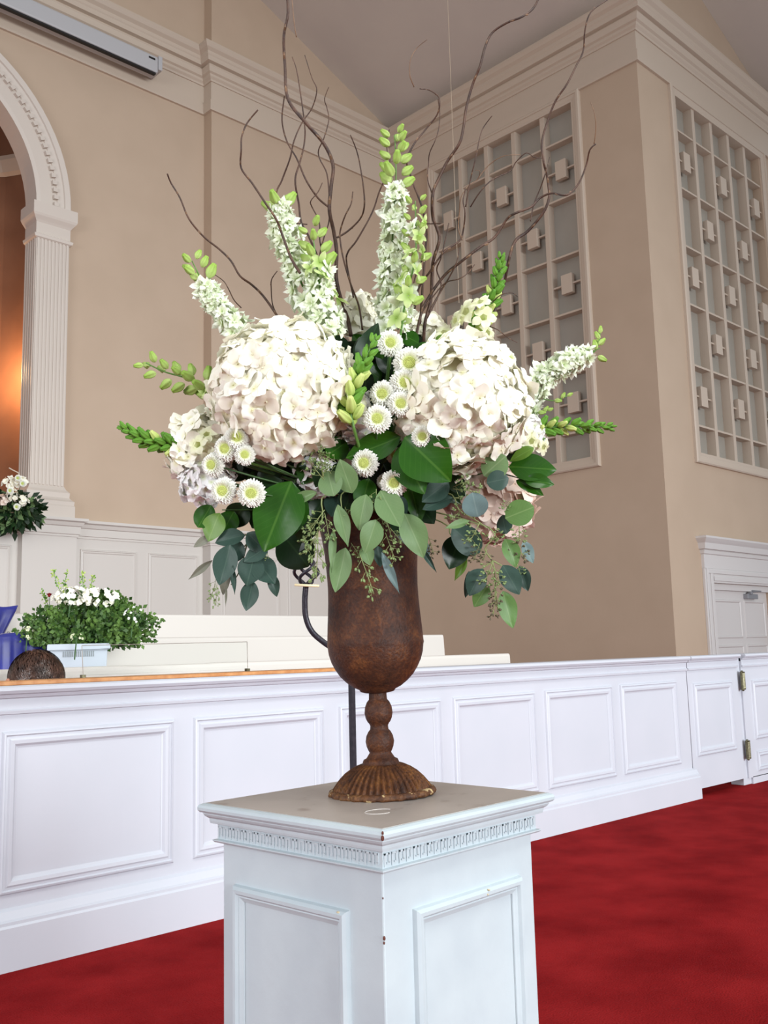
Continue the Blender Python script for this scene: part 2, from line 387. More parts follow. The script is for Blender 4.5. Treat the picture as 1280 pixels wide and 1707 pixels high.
# niche behind the arch
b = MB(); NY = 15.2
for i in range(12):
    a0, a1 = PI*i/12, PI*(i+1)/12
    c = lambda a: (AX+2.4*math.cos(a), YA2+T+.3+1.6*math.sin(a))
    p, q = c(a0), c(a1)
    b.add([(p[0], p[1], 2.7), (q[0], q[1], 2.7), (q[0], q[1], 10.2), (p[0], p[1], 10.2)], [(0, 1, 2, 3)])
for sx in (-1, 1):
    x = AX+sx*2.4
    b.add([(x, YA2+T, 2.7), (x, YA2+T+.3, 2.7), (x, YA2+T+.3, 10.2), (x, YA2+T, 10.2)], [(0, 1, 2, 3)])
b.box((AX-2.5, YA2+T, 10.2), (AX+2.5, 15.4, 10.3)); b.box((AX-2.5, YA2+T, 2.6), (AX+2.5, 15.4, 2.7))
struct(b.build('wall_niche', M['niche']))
b = MB()
for i in range(12):
    a0, a1 = PI*i/12, PI*(i+1)/12
    pr = [(2.39, 8.55), (2.33, 8.6), (2.27, 8.78), (2.27, 8.85), (2.39, 8.85)]
    vs = []
    for a in (a0, a1):
        for (r, z) in pr: vs.append((AX+r*math.cos(a), YA2+T+.3+1.6*(r/2.4)*math.sin(a), z))
    b.add(vs, [(j, j+1, 6+j, 5+j) for j in range(4)])
struct(b.build('trim_niche', M['trim']))
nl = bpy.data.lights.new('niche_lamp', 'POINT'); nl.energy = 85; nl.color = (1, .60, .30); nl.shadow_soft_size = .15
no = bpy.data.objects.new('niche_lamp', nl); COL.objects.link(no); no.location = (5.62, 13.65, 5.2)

# chancel side wall (B): opening for the latticed window
BY0, BY1, WZ0, WZ1 = 8.44, 11.56, 3.93, 9.95
b = MB()
b.box((XB, YC, 0), (XB+.3, BY0, 11.6)); b.box((XB, BY1, 0), (XB+.3, YA2+T, 11.6))
b.box((XB, BY0, 0), (XB+.3, BY1, WZ0)); b.box((XB, BY0, WZ1), (XB+.3, BY1, 11.6))
struct(b.build('wall_chancel', M['wall']))
# right wall (C) with second window and door opening, gable above
CX0, CX1 = 13.86, 16.93
DX0, DX1, DZ = 13.93, 15.95, 1.90
b = MB(); Y0, Y1 = YC, YC+.3
def gz(x): return 11.48+.415*(17.15-x)
b.box((XB+.3, Y0, 0), (CX0, Y1, 11.3)); b.box((CX0, Y0, DZ), (CX1, Y1, WZ0)); b.box((CX0, Y0, WZ1), (CX1, Y1, 11.3)); b.box((CX1, Y0, 0), (18.5, Y1, 11.3))
b.box((DX1, Y0, 0), (CX1, Y1, DZ)); b.box((CX0, Y0, 0), (DX0, Y1, DZ))
b.add([(XB, Y0, 11.3), (17.58, Y0, 11.3), (XB, Y0, gz(XB)), (XB, Y1, 11.3), (17.58, Y1, 11.3), (XB, Y1, gz(XB))], [(0, 1, 2), (3, 5, 4), (0, 2, 5, 3), (1, 4, 5, 2)])
b.add([(XB, Y0, ceilz(XB)), (XB, Y0, gz(XB)), (8, Y0, gz(8)), (8, Y0, ceilz(8)), (XB, Y1, ceilz(XB)), (XB, Y1, gz(XB)), (8, Y1, gz(8)), (8, Y1, ceilz(8))],
      [(0, 1, 2, 3), (4, 7, 6, 5), (0, 3, 7, 4)])
struct(b.build('wall_right', M['wall']))
# sloping ceilings
b = MB()
def slab(b, x0, x1, y0, y1, fz):
    v = []
    for dz in (0, .15):
        v += [(x0, y0, fz(x0)+dz), (x1, y0, fz(x1)+dz), (x1, y1, fz(x1)+dz), (x0, y1, fz(x0)+dz)]
    b.add(v, [(0, 1, 2, 3), (7, 6, 5, 4), (0, 4, 5, 1), (1, 5, 6, 2), (2, 6, 7, 3), (3, 7, 4, 0)])
slab(b, 2.0, 13.0, YC+.3, YA2+T, ceilz); struct(b.build('ceiling', M['ceiling']))
b = MB(); slab(b, 8.0, 18.2, 3.0, YC+.3, gz); struct(b.build('ceiling_nave', M['ceiling']))

# cornice and frieze, mitred round all the breaks
path = [(-1, YA2), (JX, YA2), (JX, YA), (XB, YA), (XB, YC), (18.5, YC)]
b = MB().sweep(path, [(0, 10.08), (.045, 10.08), (.05, 10.11), (.05, 10.26), (.02, 10.275), (.02, 10.62), (0, 10.62)])
struct(b.build('trim_frieze', M['trim']))
b = MB().sweep(path, [(0, 10.60), (.04, 10.60), (.05, 10.63), (.08, 10.66), (.085, 10.70), (.12, 10.72), (.14, 10.80), (.15, 10.815), (.12, 10.83), (.12, 10.85),
                      (.19, 10.86), (.20, 10.93), (.215, 10.95), (.22, 11.0), (.27, 11.04), (.30, 11.09), (.30, 11.13), (.0, 11.15)])
struct(b.build('trim_cornice', M['trim']))

# wainscot below the back wall
pw = [(-1, YA2), (5.54, YA2), (5.54, YA2-.14), (6.27, YA2-.14), (6.27, YA2), (JX, YA2), (JX, YA), (XB, YA)]
ws = MB().sweep(pw, [(0, 0), (.03, 0), (.03, 2.74), (0, 2.74)]).build('wainscot', M['cream']); ws['kind'] = 'structure'; ws.name = 'trim_wainscot'
b = MB().sweep(pw, [(0, 2.70), (.05, 2.70), (.05, 2.73), (.07, 2.735), (.07, 2.84), (.09, 2.85), (.11, 2.90), (.15, 2.915), (.15, 2.955), (0, 2.96)])
struct(b.build('trim_wainscot_cap', M['cream']))
prof = [(0, 0), (.008, .018), (.022, .02), (.03, .008), (.045, .012), (.06, .0005)]
for (x0, x1, yy) in ((6.42, 7.33, YA2), (7.52, 8.41, YA2), (3.9, 4.75, YA2), (4.9, 5.42, YA2), (8.72, 9.85, YA), (10.03, 11.1, YA), (11.3, 12.5, YA)):
    o = MB().ring((x0, yy-.03, .95), (1, 0, 0), (0, 0, 1), x1-x0, 1.6, prof).build('panel_moulding', M['cream'], ws)

# fluted pilaster, capital and arch surround
tr = empty('trim_arch', (5.86, YA2, 2.96), kind='structure')
def loc(o, p=tr):
    o.matrix_local = Matrix.Translation(p.location).inverted(); return o
px0, px1, pyf = 5.62, 6.12, 12.90
b = MB().box((px0, pyf, 2.96), (px1, 13.28, 7.56)); loc(b.build('shaft', M['arch'], tr))
for k in range(9):
    x = px0+.03+k*(px1-px0-.06)/8
    loc(MB().box((x-.017, pyf-.014, 3.42), (x+.017, pyf, 7.12)).build('flute_ridge', M['arch'], tr, bevel=.006))
for k in range(5):
    y = pyf+.04+k*.075
    loc(MB().box((px0-.012, y-.015, 3.42), (px0, y+.015, 7.12)).build('flute_ridge', M['arch'], tr, bevel=.006))
def collar(prof):
    vs = []; b = MB(); m = len(prof)
    for (o, z) in prof: vs += [(px0-o, 13.27, z), (px0-o, pyf-o, z), (px1+o, pyf-o, z), (px1+o, 13.27, z)]
    b.add(vs, [(j*4+k, j*4+k+1, j*4+4+k+1, j*4+4+k) for j in range(m-1) for k in range(3)]+[(0, 1, 2, 3), tuple(4*(m-1)+k for k in range(4))]); return b
loc(collar([(0, 7.02), (.035, 7.04), (.045, 7.08), (.01, 7.10), (.01, 7.27), (.03, 7.30), (.07, 7.35), (.085, 7.38), (.085, 7.55), (.0, 7.56)]).build('capital', M['arch'], tr))
loc(collar([(.12, 2.96), (.12, 3.12), (.11, 3.14), (.115, 3.19), (.08, 3.22), (.06, 3.25), (.065, 3.32), (.03, 3.36), (0, 3.42)]).build('pilaster_base', M['arch'], tr))
b = MB(); ap = [(RI, 13.30), (RI, 12.93), (RI+.06, 12.92), (RI+.30, 12.92), (RI+.31, 12.90), (RI+.40, 12.885), (RI+.41, 12.86), (RI+.49, 12.85), (RO, 12.88), (RO, 13.0)]
n = 40; vs = []; m = len(ap)
for i in range(n+1):
    a = PI*i/n
    for (r, y) in ap: vs.append((AX+r*math.cos(a), y, AZ+r*math.sin(a)))
b.add(vs, [(i*m+j, i*m+j+1, (i+1)*m+j+1, (i+1)*m+j) for i in range(n) for j in range(m-1)]); loc(b.build('archivolt', M['arch'], tr))
b = MB(); nd = 64
for i in range(nd):
    a = PI*(i+.5)/nd; e = Vector((math.cos(a), 0, math.sin(a))); t = Vector((-e.z, 0, e.x)); c = Vector((AX, 0, AZ))
    q = [c+e*r_+t*s_+Vector((0, y_, 0)) for y_ in (12.86, 12.92) for (r_, s_) in ((RI+.24, -.03), (RI+.305, -.03), (RI+.305, .03), (RI+.24, .03))]
    b.add(q, [(0, 1, 2, 3), (7, 6, 5, 4), (0, 4, 5, 1), (1, 5, 6, 2), (2, 6, 7, 3), (3, 7, 4, 0)])
o = b.build('dentil_course', M['arch'], tr); loc(o); o['kind'] = 'stuff'

# ------------------------------------------------------------------ latticed windows
def lattice(name, origin, u, v_out):
    """u: along the wall, v_out: towards the room; 5 columns, 7 rows"""
    root = empty(name, origin, kind='structure')
    u, nn = Vector(u), Vector(v_out); zz = Vector((0, 0, 1))
    def W(a, o, z): return tuple(u*a+nn*o+zz*(z-origin[2]))
    def bx(a0, a1, o0, o1, z0, z1):
        b = MB(); p = [W(a0, o0, z0), W(a1, o0, z0), W(a1, o1, z0), W(a0, o1, z0), W(a0, o0, z1), W(a1, o0, z1), W(a1, o1, z1), W(a0, o1, z1)]
        return b.add(p, [(0, 3, 2, 1), (4, 5, 6, 7), (0, 1, 5, 4), (1, 2, 6, 5), (2, 3, 7, 6), (3, 0, 4, 7)])
    Wd = 3.12; H = WZ1-WZ0; cw = Wd/5; D = .16
    # casing
    b = MB(); nrm = u.cross(zz); sg = 1 if nrm.dot(nn) > 0 else -1
    oo = Vector(W(-.17, 0, WZ0-.17))
    b.ring(oo, u, zz, Wd+.34, H+.34, [(0, 0), (0, .045*sg), (.02, .06*sg), (.06, .06*sg), (.065, .045*sg), (.12, .04*sg), (.14, .03*sg), (.168, .03*sg), (.173, .028*sg), (.173, -D*sg)])
    b.build('casing', M['trim'], root)
    xs = [k*cw for k in range(1, 5)]
    for x in xs: bx(x-.045, x+.045, -D, .0, WZ0, WZ1).build('mullion', M['trim'], root, bevel=.004)
    rows = [WZ0, 4.385, 5.37, 6.385, 7.37, 8.37, 9.38, WZ1]
    fz = [4.385, 5.37, 6.385, 7.37, 8.37, 9.38]
    mm = None; bmesh_ = None
    cm = {}
    for c in range(5):
        a0 = c*cw+(.045 if c else 0); a1 = (c+1)*cw-(.045 if c < 4 else 0)
        for z in fz:
            bx(a0, a1, -D, -.01, z-.016, z+.016).build('muntin', M['trim'], root)
        for r in range(7):
            key = (c, round(rows[r+1]-rows[r], 3))
            bx(a0-.01, a1+.01, -D-.02, -D+.002, rows[r], rows[r+1]).build('pane', M['pane'], root)
        for r in ((5, 3, 1) if c % 2 == 0 else (4, 2)):
            zc = .5*(rows[r]+rows[r+1]); ac = .5*(a0+a1)
            bx(a0, a1, -.075, -.03, zc-.014, zc+.014).build('cross_bar', M['trim'], root)
            bx(ac-.105, ac+.105, -.075, .012, zc-.165, zc+.165).build('lattice_block', M['trim'], root, bevel=.006)
    return root
lattice('window_1', (XB, BY0, WZ0), (0, 1, 0), (-1, 0, 0))
lattice('window_2', (CX0-.02, YC, WZ0), (1, 0, 0), (0, -1, 0))

# ------------------------------------------------------------------ door in the right wall
dr = empty('door_1', (13.93, YC, 0), kind='structure')
def dl(o): return loc(o, dr)
dl(MB().box((DX0, YC+.08, 0), (DX1, YC+.13, 1.80)).build('door_leaf', M['doorwhite'], dr))
dl(MB().box((DX0, YC+.02, 1.80), (DX1, YC+.16, DZ)).build('head_stop', M['doorwhite'], dr))
for (a, b_) in ((14.07, 15.0), (15.1, 15.85)):
    for (z0, z1) in ((.2, .95), (1.05, 1.66)):
        dl(MB().ring((a, YC+.08, z0), (1, 0, 0), (0, 0, 1), b_-a, z1-z0, [(0, 0), (.01, .015), (.03, .016), (.045, .002)]).build('panel_moulding', M['doorwhite'], dr))
c = MB(); cp = [(0, 0), (.25, 0), (.25, .04), (.215, .05), (.20, .035), (.07, .03), (.05, .045), (.0, .045)]
for (x0, x1) in ((DX0-.27, DX0), (DX1, DX1+.27)):
    c = MB().box((x0, YC-.045, 0), (x1, YC, 2.12)).box((x0+.04, YC-.06, 0), (x1-.17, YC-.045, 2.12)).box((x0+.16, YC-.06, 0), (x1-.03, YC-.045, 2.08))
    dl(c.build('side_casing', M['doorwhite'], dr, bevel=.006))
dl(MB().box((DX0, YC-.045, DZ), (DX1, YC, 2.12)).box((DX0, YC-.06, DZ+.03), (DX1, YC-.045, DZ+.10)).box((DX0-.2, YC-.065, 2.04), (DX1+.2, YC-.045, 2.10)).build('head_casing', M['doorwhite'], dr, bevel=.006))
dl(MB().box((DX0-.27, YC-.045, 2.12), (DX1+.27, YC, 2.36)).build('lintel_frieze', M['doorwhite'], dr))
b = MB(); pth = [(DX0-.27, YC), (DX0-.27, YC-.045), (DX1+.27, YC-.045), (DX1+.27, YC)]
b.sweep(pth, [(0, 2.33), (.02, 2.34), (.03, 2.39), (.02, 2.40), (.06, 2.41), (.075, 2.50), (.10, 2.53), (.13, 2.57), (.13, 2.60), (0, 2.61)], side=1); dl(b.build('lintel_cornice', M['doorwhite'], dr))
cl = MB().box((15.12, YC+.0, 1.68), (15.48, YC+.08, 1.76)).box((15.2, YC-.02, 1.75), (15.26, YC+.04, 1.79)).tube([(15.23, YC+.0, 1.79), (15.6, YC+.0, 1.81)], .012).tube([(15.6, YC, 1.81), (15.3, YC+.02, 1.815)], .012)
dl(cl.build('door_closer', M['chrome'], dr, bevel=.01))

# ------------------------------------------------------------------ roller screen case under the cornice
ps = empty('projection_screen', (7.4, 12.72, 10.2), label='long pale grey roller projection screen case mounted under the upper left cornice', cat='projection screen')
o = MB().box((3.6, 12.58, 10.19), (7.40, 12.80, 10.47)).build('case', M['screen'], ps, bevel=.03); loc(o, ps)
o = MB().box((3.6, 12.60, 10.165), (7.36, 12.66, 10.195)).build('slot', M['black'], ps); loc(o, ps)
o = MB().box((7.40, 12.58, 10.26), (7.47, 12.80, 10.50)).box((7.44, 12.78, 10.3), (7.50, 12.96, 10.45)).box((3.6, 12.78, 10.3), (3.7, 12.97, 10.45)).build('end_bracket', M['screen'], ps, bevel=.01); loc(o, ps)
o = MB().box((7.22, 12.568, 10.385), (7.33, 12.582, 10.41)).build('maker_plate', M['black'], ps); loc(o, ps)
ps['label'] = 'long pale grey roller projection screen case mounted under the upper left cornice'

# hanging cord in front of the ceiling
hc = MB().tube([at(765, 505, 12)+Vector((0, 0, 0)), Vector((at(765, 505, 12).x, at(765, 505, 12).y, ceilz(at(765, 505, 12).x)))], .0035, 6).build('hanging_cord', mat('beige_cord', (190, 172, 148), .6))
tag(hc, 'thin pale cord hanging straight down from the grey ceiling', 'cord')

# ================================================================== CHOIR RAIL
YR = 3.267
rl = empty('choir_rail', (1.35, YR, 0), label='long white panelled choir rail crossing the picture behind the pedestal', cat='railing')
def rloc(o): return loc(o, rl)
def rail_run(root, x0, x1, wood_to=None, base=True, capz=.911):
    L_ = lambda o: loc(o, root)
    L_(MB().box((x0, YR, .0 if base else .045), (x1, YR+.12, .88)).build('body', M['white'], root))
    cp = [(0, .815), (.012, .818), (.014, .828), (.006, .833), (.006, .868), (.016, .872), (.02, .882), (.036, .886), (.042, .896), (.040, .907), (.03, .912), (-.13, .912), (-.13, .86), (0, .86)]
    L_(MB().sweep([(x0, YR), (x1, YR)], cp).build('cap', M['white'], root))
    if base:
        L_(MB().sweep([(x0, YR), (x1+.03, YR)], [(0, 0), (.04, 0), (.04, .135), (.034, .142), (.034, .152), (.026, .158), (.012, .182), (0, .19)]).build('baseboard', M['white'], root))
rail_run(rl, -1.2, 5.885)
rp = [(0, 0), (.006, .010), (.012, .012), (.016, .006), (.024, .007), (.03, .011), (.042, .010), (.05, .002), (.056, .0008)]
for k in range(-3, 6):
    x0 = 1.352+.7462*k
    rloc(MB().ring((x0, YR, .232), (1, 0, 0), (0, 0, 1), .662, .528, rp).build('panel_moulding', M['white'], rl))
rloc(MB().box((-1.2, YR-.0, .912), (3.35, YR+.17, .926)).build('oak_ledge', M['wood'], rl, bevel=.003))
tag([o for o in rl.children if o.name.startswith('oak')][0], 'honey coloured oak ledge')

gt = empty('rail_gate', (5.92, YR, 0), label='white half height gate at the right end of the choir rail', cat='gate')
gloc = lambda o: loc(o, gt)
gloc(MB().box((5.90, YR+.004, .05), (6.60, YR+.05, .88)).build('gate_leaf', M['white'], gt))
gloc(MB().sweep([(5.90, YR+.004), (6.60, YR+.004)], [(0, .815), (.012, .818), (.014, .828), (.006, .833), (.006, .868), (.016, .872), (.02, .882), (.036, .886), (.042, .896), (.040, .907), (.03, .912), (-.05, .912), (-.05, .86), (0, .86)]).build('cap', M['white'], gt))
gloc(MB().ring((5.965, YR+.004, .255), (1, 0, 0), (0, 0, 1), .545, .475, rp).build('panel_moulding', M['white'], gt))
def hinge(z):
    h = MB().tube([(0, 0, -.075), (0, 0, .075)], .016, 12).tube([(.03, 0, -.075), (.03, 0, .075)], .012, 12)
    h.box((-.02, -.006, -.085), (.05, .012, .085)).ball((0, 0, .085), .014).ball((0, 0, -.085), .014)
    o = h.build('spring_hinge', M['bronze'], gt, bevel=.002); o.scale = (.72, .8, .74); o.location = Vector((6.635, YR-.018, z))-gt.location
    tag(o, 'aged brass double action spring hinge')
hinge(.722); hinge(.243)
r2 = empty('rail_return', (6.68, YR, 0), label='short white panelled rail section right of the gate hinges', cat='railing')
rail_run(r2, 6.66, 8.9, base=False)
loc(MB().box((6.605, YR+.012, 0), (6.72, YR+.11, .895)).build('gate_post', M['white'], r2, bevel=.004), r2)
loc(MB().box((6.72, YR-.0, 0), (8.9, YR+.10, .05)).build('base', M['white'], r2), r2)
for (x0, x1) in ((6.80, 7.6), (7.7, 8.5)):
    loc(MB().ring((x0, YR, .30), (1, 0, 0), (0, 0, 1), x1-x0, .42, rp).build('panel_moulding', M['white'], r2), r2)
    loc(MB().ring((x0, YR, .08), (1, 0, 0), (0, 0, 1), x1-x0, .14, rp[:6]+[(.04, .001)]).build('panel_moulding', M['white'], r2), r2)

# ------------------------------------------------------------------ choir risers and pews
rs = MB().box((-1, 4.35, 0), (9, 12.7, .15)).box((-1, 5.4, .15), (9, 12.7, .33)).build('riser_platform', M['carpet']); rs.name = 'floor_riser'; struct(rs)
def pew(x0, x1, y, zf, zt, label, slant=.06):
    p = empty('pew', (x1, y, zf), label=label, cat='pew', group=None)
    b = MB()
    prof = [(y, zf+.12), (y+.045, zf+.12), (y+.05, zt-.02), (y+.045, zt-.006), (y+.035, zt), (y+.012, zt), (y+.003, zt-.006), (y, zt-.02)]
    vs = []
    for x, s in ((x0, 0), (x1, slant)):
        for (yy, z) in prof:
            k = (z-(zf+.12))/(zt-zf-.12); vs.append((x-s*k, yy, z))
    n_ = len(prof); b.add(vs, [tuple(range(n_)), tuple(range(2*n_-1, n_-1, -1))]+[(j, (j+1) % n_, n_+(j+1) % n_, n_+j) for j in range(n_)])
    loc(b.build('back_panel', M['cream'], p, bevel=.004), p)
    loc(MB().box((x0, y-.36, zf+.38), (x1, y, zf+.42)).build('seat', M['cream'], p, bevel=.008), p)
    for xe in (x0, x1-.04):
        loc(MB().box((xe, y-.36, zf), (xe+.04, y+.05, zf+.62)).build('end_panel', M['cream'], p, bevel=.01), p)
    loc(MB().box((x0+.04, y-.33, zf), (x1-.04, y-.29, zf+.38)).build('front_board', M['cream'], p), p)
    return p
pew(.2, 5.31, 4.25, 0, .957, 'nearest long white choir pew, its top just above the oak ledge', .03)
pew(.4, 5.80, 5.30, .15, 1.112, 'second white choir pew, its slanted end beside the rusty urn bowl', .05)
pew(.4, 6.45, 6.35, .33, 1.305, 'farthest and tallest white choir pew below the wainscot', .06)

# clear acrylic rack on the rail
ac = empty('acrylic_rack', (2.07, 3.40, .926), label='clear acrylic sheet standing on the oak ledge, left of the urn', cat='rack')
b = MB(); P4 = [(1.70, 3.385, .935), (2.445, 3.385, .935), (2.475, 3.43, 1.05), (1.715, 3.43, 1.045)]
b.add(P4+[(x, y+.006, z) for (x, y, z) in P4], [(0, 1, 2, 3), (7, 6, 5, 4), (0, 4, 5, 1), (1, 5, 6, 2), (2, 6, 7, 3), (3, 7, 4, 0)]); loc(b.build('clear_sheet', M['glass'], ac), ac)
eg = mat('acrylic_edge_tint', (150, 140, 132), .3)
for q in ((3, 2), (1, 2), (0, 3)):
    loc(MB().tube([Vector(P4[q[0]])+Vector((0, .003, 0)), Vector(P4[q[1]])+Vector((0, .003, 0))], .0014, 6).build('sheet_edge', eg, ac), ac)
for q in (0, 1):
    loc(MB().box((P4[q][0]-.007, 3.38, .926), (P4[q][0]+.007, 3.40, .937)).build('foot_clip', M['bronze'], ac), ac)

# robes draped on pews
def robe(x0, x1, y, zt, drop, label, seed, cut=0):
    rt = empty('choir_robe', ((x0+x1)/2, y, zt), label=label, cat='robe')
    b = MB(); nu, nv = 40, 22; vs = []
    for i in range(nu+1):
        u = i/nu
        for j in range(nv+1):
            v = j/nv*2-1
            fold = .012*math.sin(u*34+seed)+.008*math.sin(u*61+seed*2)
            if v < -.12: yy = y-.012-abs(fold)*min(1, -v*2)-.014; z = zt+.012-(-v-.12)/.88*drop*(1-.12*math.sin(u*9+seed))
            elif v > .12: yy = y+.075+abs(fold)*.6; z = zt+.012-(v-.12)/.88*drop*.6
            else: yy = y-.03+(v+.12)/.24*.105; z = zt+.02+.006*math.sin(u*20)
            x = x0+(x1-x0)*u - cut*max(0, -v)*(u)*(x1-x0)
            vs.append((x, yy, z))
    b.add(vs, [(i*(nv+1)+j, (i+1)*(nv+1)+j, (i+1)*(nv+1)+j+1, i*(nv+1)+j+1) for i in range(nu) for j in range(nv)])
    o = b.build('cloth', M['blue'], rt, smooth=True); loc(o, rt)
    md = o.modifiers.new('s', 'SOLIDIFY'); md.thickness = .006
    return rt
robe(1.7, 2.47, 5.30, 1.12, .3, 'royal blue satin robe draped over the second pew behind the dark haired head', 1.3)
rb = robe(2.0, 2.72, 6.35, 1.33, .34, 'royal blue robe hanging on the farthest pew at the left edge', 4.1, cut=.25)
bt = MB().ball((2.63, 6.30, 1.17), .012).build('button', M['chrome'], rb); loc(bt, rb)

# ------------------------------------------------------------------ person sitting head bowed behind the rail
pn = empty('person', (1.72, 4.06, 0), label='person with short dark brown hair, head bowed, seated behind the rail', cat='person')
J = {'pel': ((1.74, 4.08, .50), .15), 'wst': ((1.74, 4.06, .62), .135), 'chs': ((1.735, 4.0, .74), .15), 'nk': ((1.73, 3.93, .83), .058), 'hd0': ((1.725, 3.87, .89), .085), 'hd1': ((1.722, 3.83, .935), .088), 'hd2': ((1.722, 3.79, .93), .066)}
E_ = [('pel', 'wst'), ('wst', 'chs'), ('chs', 'nk'), ('nk', 'hd0'), ('hd0', 'hd1'), ('hd1', 'hd2')]
for s, t in ((-1, 'l'), (1, 'r')):
    J['sh'+t] = ((1.735+s*.17, 3.99, .76), .06); J['el'+t] = ((1.735+s*.24, 3.86, .56), .045); J['wr'+t] = ((1.735+s*.12, 3.68, .50), .032); J['ha'+t] = ((1.735+s*.08, 3.62, .49), .03)
    J['hp'+t] = ((1.74+s*.10, 4.05, .48), .095); J['kn'+t] = ((1.74+s*.13, 3.64, .46), .065); J['an'+t] = ((1.74+s*.12, 3.68, .09), .042); J['to'+t] = ((1.74+s*.12, 3.52, .04), .035)
    E_ += [('chs', 'sh'+t), ('sh'+t, 'el'+t), ('el'+t, 'wr'+t), ('wr'+t, 'ha'+t), ('pel', 'hp'+t), ('hp'+t, 'kn'+t), ('kn'+t, 'an'+t), ('an'+t, 'to'+t)]
    for f_ in range(5):
        a_ = (f_-2)*.4; nm = 'f%d%s' % (f_, t); J[nm] = ((1.735+s*.08+math.sin(a_)*.035-s*.01, 3.62-.055*math.cos(a_), .475), .009)
        E_ += [('ha'+t, nm)]
keys = list(J); me = bpy.data.meshes.new('body'); me.from_pydata([J[k][0] for k in keys], [(keys.index(a), keys.index(b_)) for a, b_ in E_], [])
bo = bpy.data.objects.new('body', me); COL.objects.link(bo); bo.parent = pn; loc(bo, pn)
md = bo.modifiers.new('skin', 'SKIN')
me.skin_vertices.new() if hasattr(me.skin_vertices, 'new') and not me.skin_vertices else None
for i, k in enumerate(keys):
    sv = me.skin_vertices[0].data[i]; sv.radius = (J[k][1], J[k][1])
me.skin_vertices[0].data[0].use_root = True
bo.modifiers.new('sub', 'SUBSURF').levels = 2; bo.modifiers['sub'].render_levels = 2
me.materials.append(M['skin'])
# face features, ears, hair (cap with strand relief)
hd = Vector((1.722, 3.835, .925))
hb = MB(); vs = []; nu, nv = 120, 60
for j in range(nv+1):
    th = PI*.80*j/nv
    for i in range(nu):
        ph = 2*PI*i/nu
        qx, qy, qz = math.sin(th)*math.cos(ph), math.sin(th)*math.sin(ph), math.cos(th); st = noise.noise(Vector((qx*4, qy*4, qz*4)))*.003+noise.noise(Vector((qx*40, qy*14, qz*20)))*.0035
        r = Vector((.103+st, .118+st, .108+st))
        d = Vector((math.sin(th)*math.cos(ph)*r.x, math.sin(th)*math.sin(ph)*r.y, math.cos(th)*r.z))
        d.rotate(Matrix.Rotation(R(18), 3, 'X')); vs.append(hd+d+Vector((0, 0, 0)))
hb.add(vs, [(j*nu+i, j*nu+(i+1) % nu, (j+1)*nu+(i+1) % nu, (j+1)*nu+i) for j in range(nv) for i in range(nu)])
loc(hb.build('hair', M['hair'], pn, smooth=True), pn)
st_ = MB(); hr = random.Random(8); crown = Vector((-.12, .25, 1)).normalized()
for i in range(2600):
    a = hr.uniform(0, 2*PI); z = hr.uniform(-.25, 1); q = math.sqrt(1-z*z); n0 = Vector((q*math.cos(a), q*math.sin(a), z))
    fl0 = (n0-crown*n0.dot(crown)); fl0 = (fl0+Vector((hr.gauss(0, .18), hr.gauss(0, .18), hr.gauss(0, .18)))); fl0 = (fl0-n0*fl0.dot(n0)).normalized()
    sd0 = n0.cross(fl0)*.0011; P_ = []
    for (t, h) in ((0, .000), (.014, .005), (.028, .0065), (.040, .005)):
        v = n0+fl0*(t/.11); v.normalize(); v = Vector((v.x*(.103+h), v.y*(.118+h), v.z*(.108+h))); v.rotate(Matrix.Rotation(R(18), 3, 'X')); P_ += [hd+v-sd0, hd+v+sd0]
    st_.add(P_, [(0, 1, 3, 2), (2, 3, 5, 4), (4, 5, 7, 6)])
o = st_.build('hair_strands', M['hairs'], pn); loc(o, pn); o['kind'] = 'stuff'
for s in (-1, 1):
    loc(MB().ball((hd.x+s*.112, hd.y+.01, hd.z-.03), .028, 10, 8, (.45, .8, 1.1)).build('ear', M['skin'], pn, smooth=True), pn)
loc(MB().ball((hd.x, hd.y-.115, hd.z-.055), .055, 12, 10, (1.2, .8, .9)).ball((hd.x, hd.y-.15, hd.z-.09), .016, 8, 6, (1, 1.2, 1)).build('face', M['skin'], pn, smooth=True), pn)
loc(MB().lathe([(.05, 0), (.11, .02), (.19, .07), (.20, .16), (.17, .3), (.15, .36)], 28).build('shirt', M['shirt'], pn, smooth=True), pn)
sh = [o for o in pn.children if o.name.startswith('shirt')][0]
sh.matrix_local = Matrix.Translation(Vector((1.738, 4.03, .83))-pn.location) @ Matrix.Diagonal((1, .72, -1, 1))

# ================================================================== PEDESTAL
PC = Vector((1.288, 1.372, 0)); PR = R(3.0); ZT = .7241
pd = empty('pedestal', PC, PR, label='square white painted wooden pedestal with Greek key band under the rusty urn', cat='pedestal')
H_ = .205
MB().box((-H_, -H_, .0), (H_, H_, .66)).build('body', M['ped'], pd, bevel=.003)
def sq(prof, name, m, bevel=0):
    b = MB(); vs = []
    for (h, z) in prof: vs += [(-h, -h, z), (h, -h, z), (h, h, z), (-h, h, z)]
    n_ = len(prof); b.add(vs, [(j*4+k, j*4+(k+1) % 4, j*4+4+(k+1) % 4, j*4+4+k) for j in range(n_-1) for k in range(4)]+[(3, 2, 1, 0), tuple(4*(n_-1)+k for k in range(4))])
    return b.build(name, m, pd, bevel=bevel)
sq([(.216, .652), (.219, .655), (.219, .657), (.212, .6585), (.212, .684), (.219, .686), (.219, .688), (.21, .69)], 'key_band', M['ped']); kband = [o for o in pd.children if o.name.startswith('key_band')][0]
sq([(.21, .686), (.222, .687), (.223, .691), (.2235, .696), (.229, .700), (.2315, .704), (.2315, .706), (.236, .7075), (.239, .711), (.2395, .716), (.2375, .7205), (.232, .7232), (.225, .7236)], 'top_moulding', M['ped'])
MB().box((-.2275, -.2275, .71), (.2275, .2275, ZT)).build('top_board', M['pedtop'], pd)
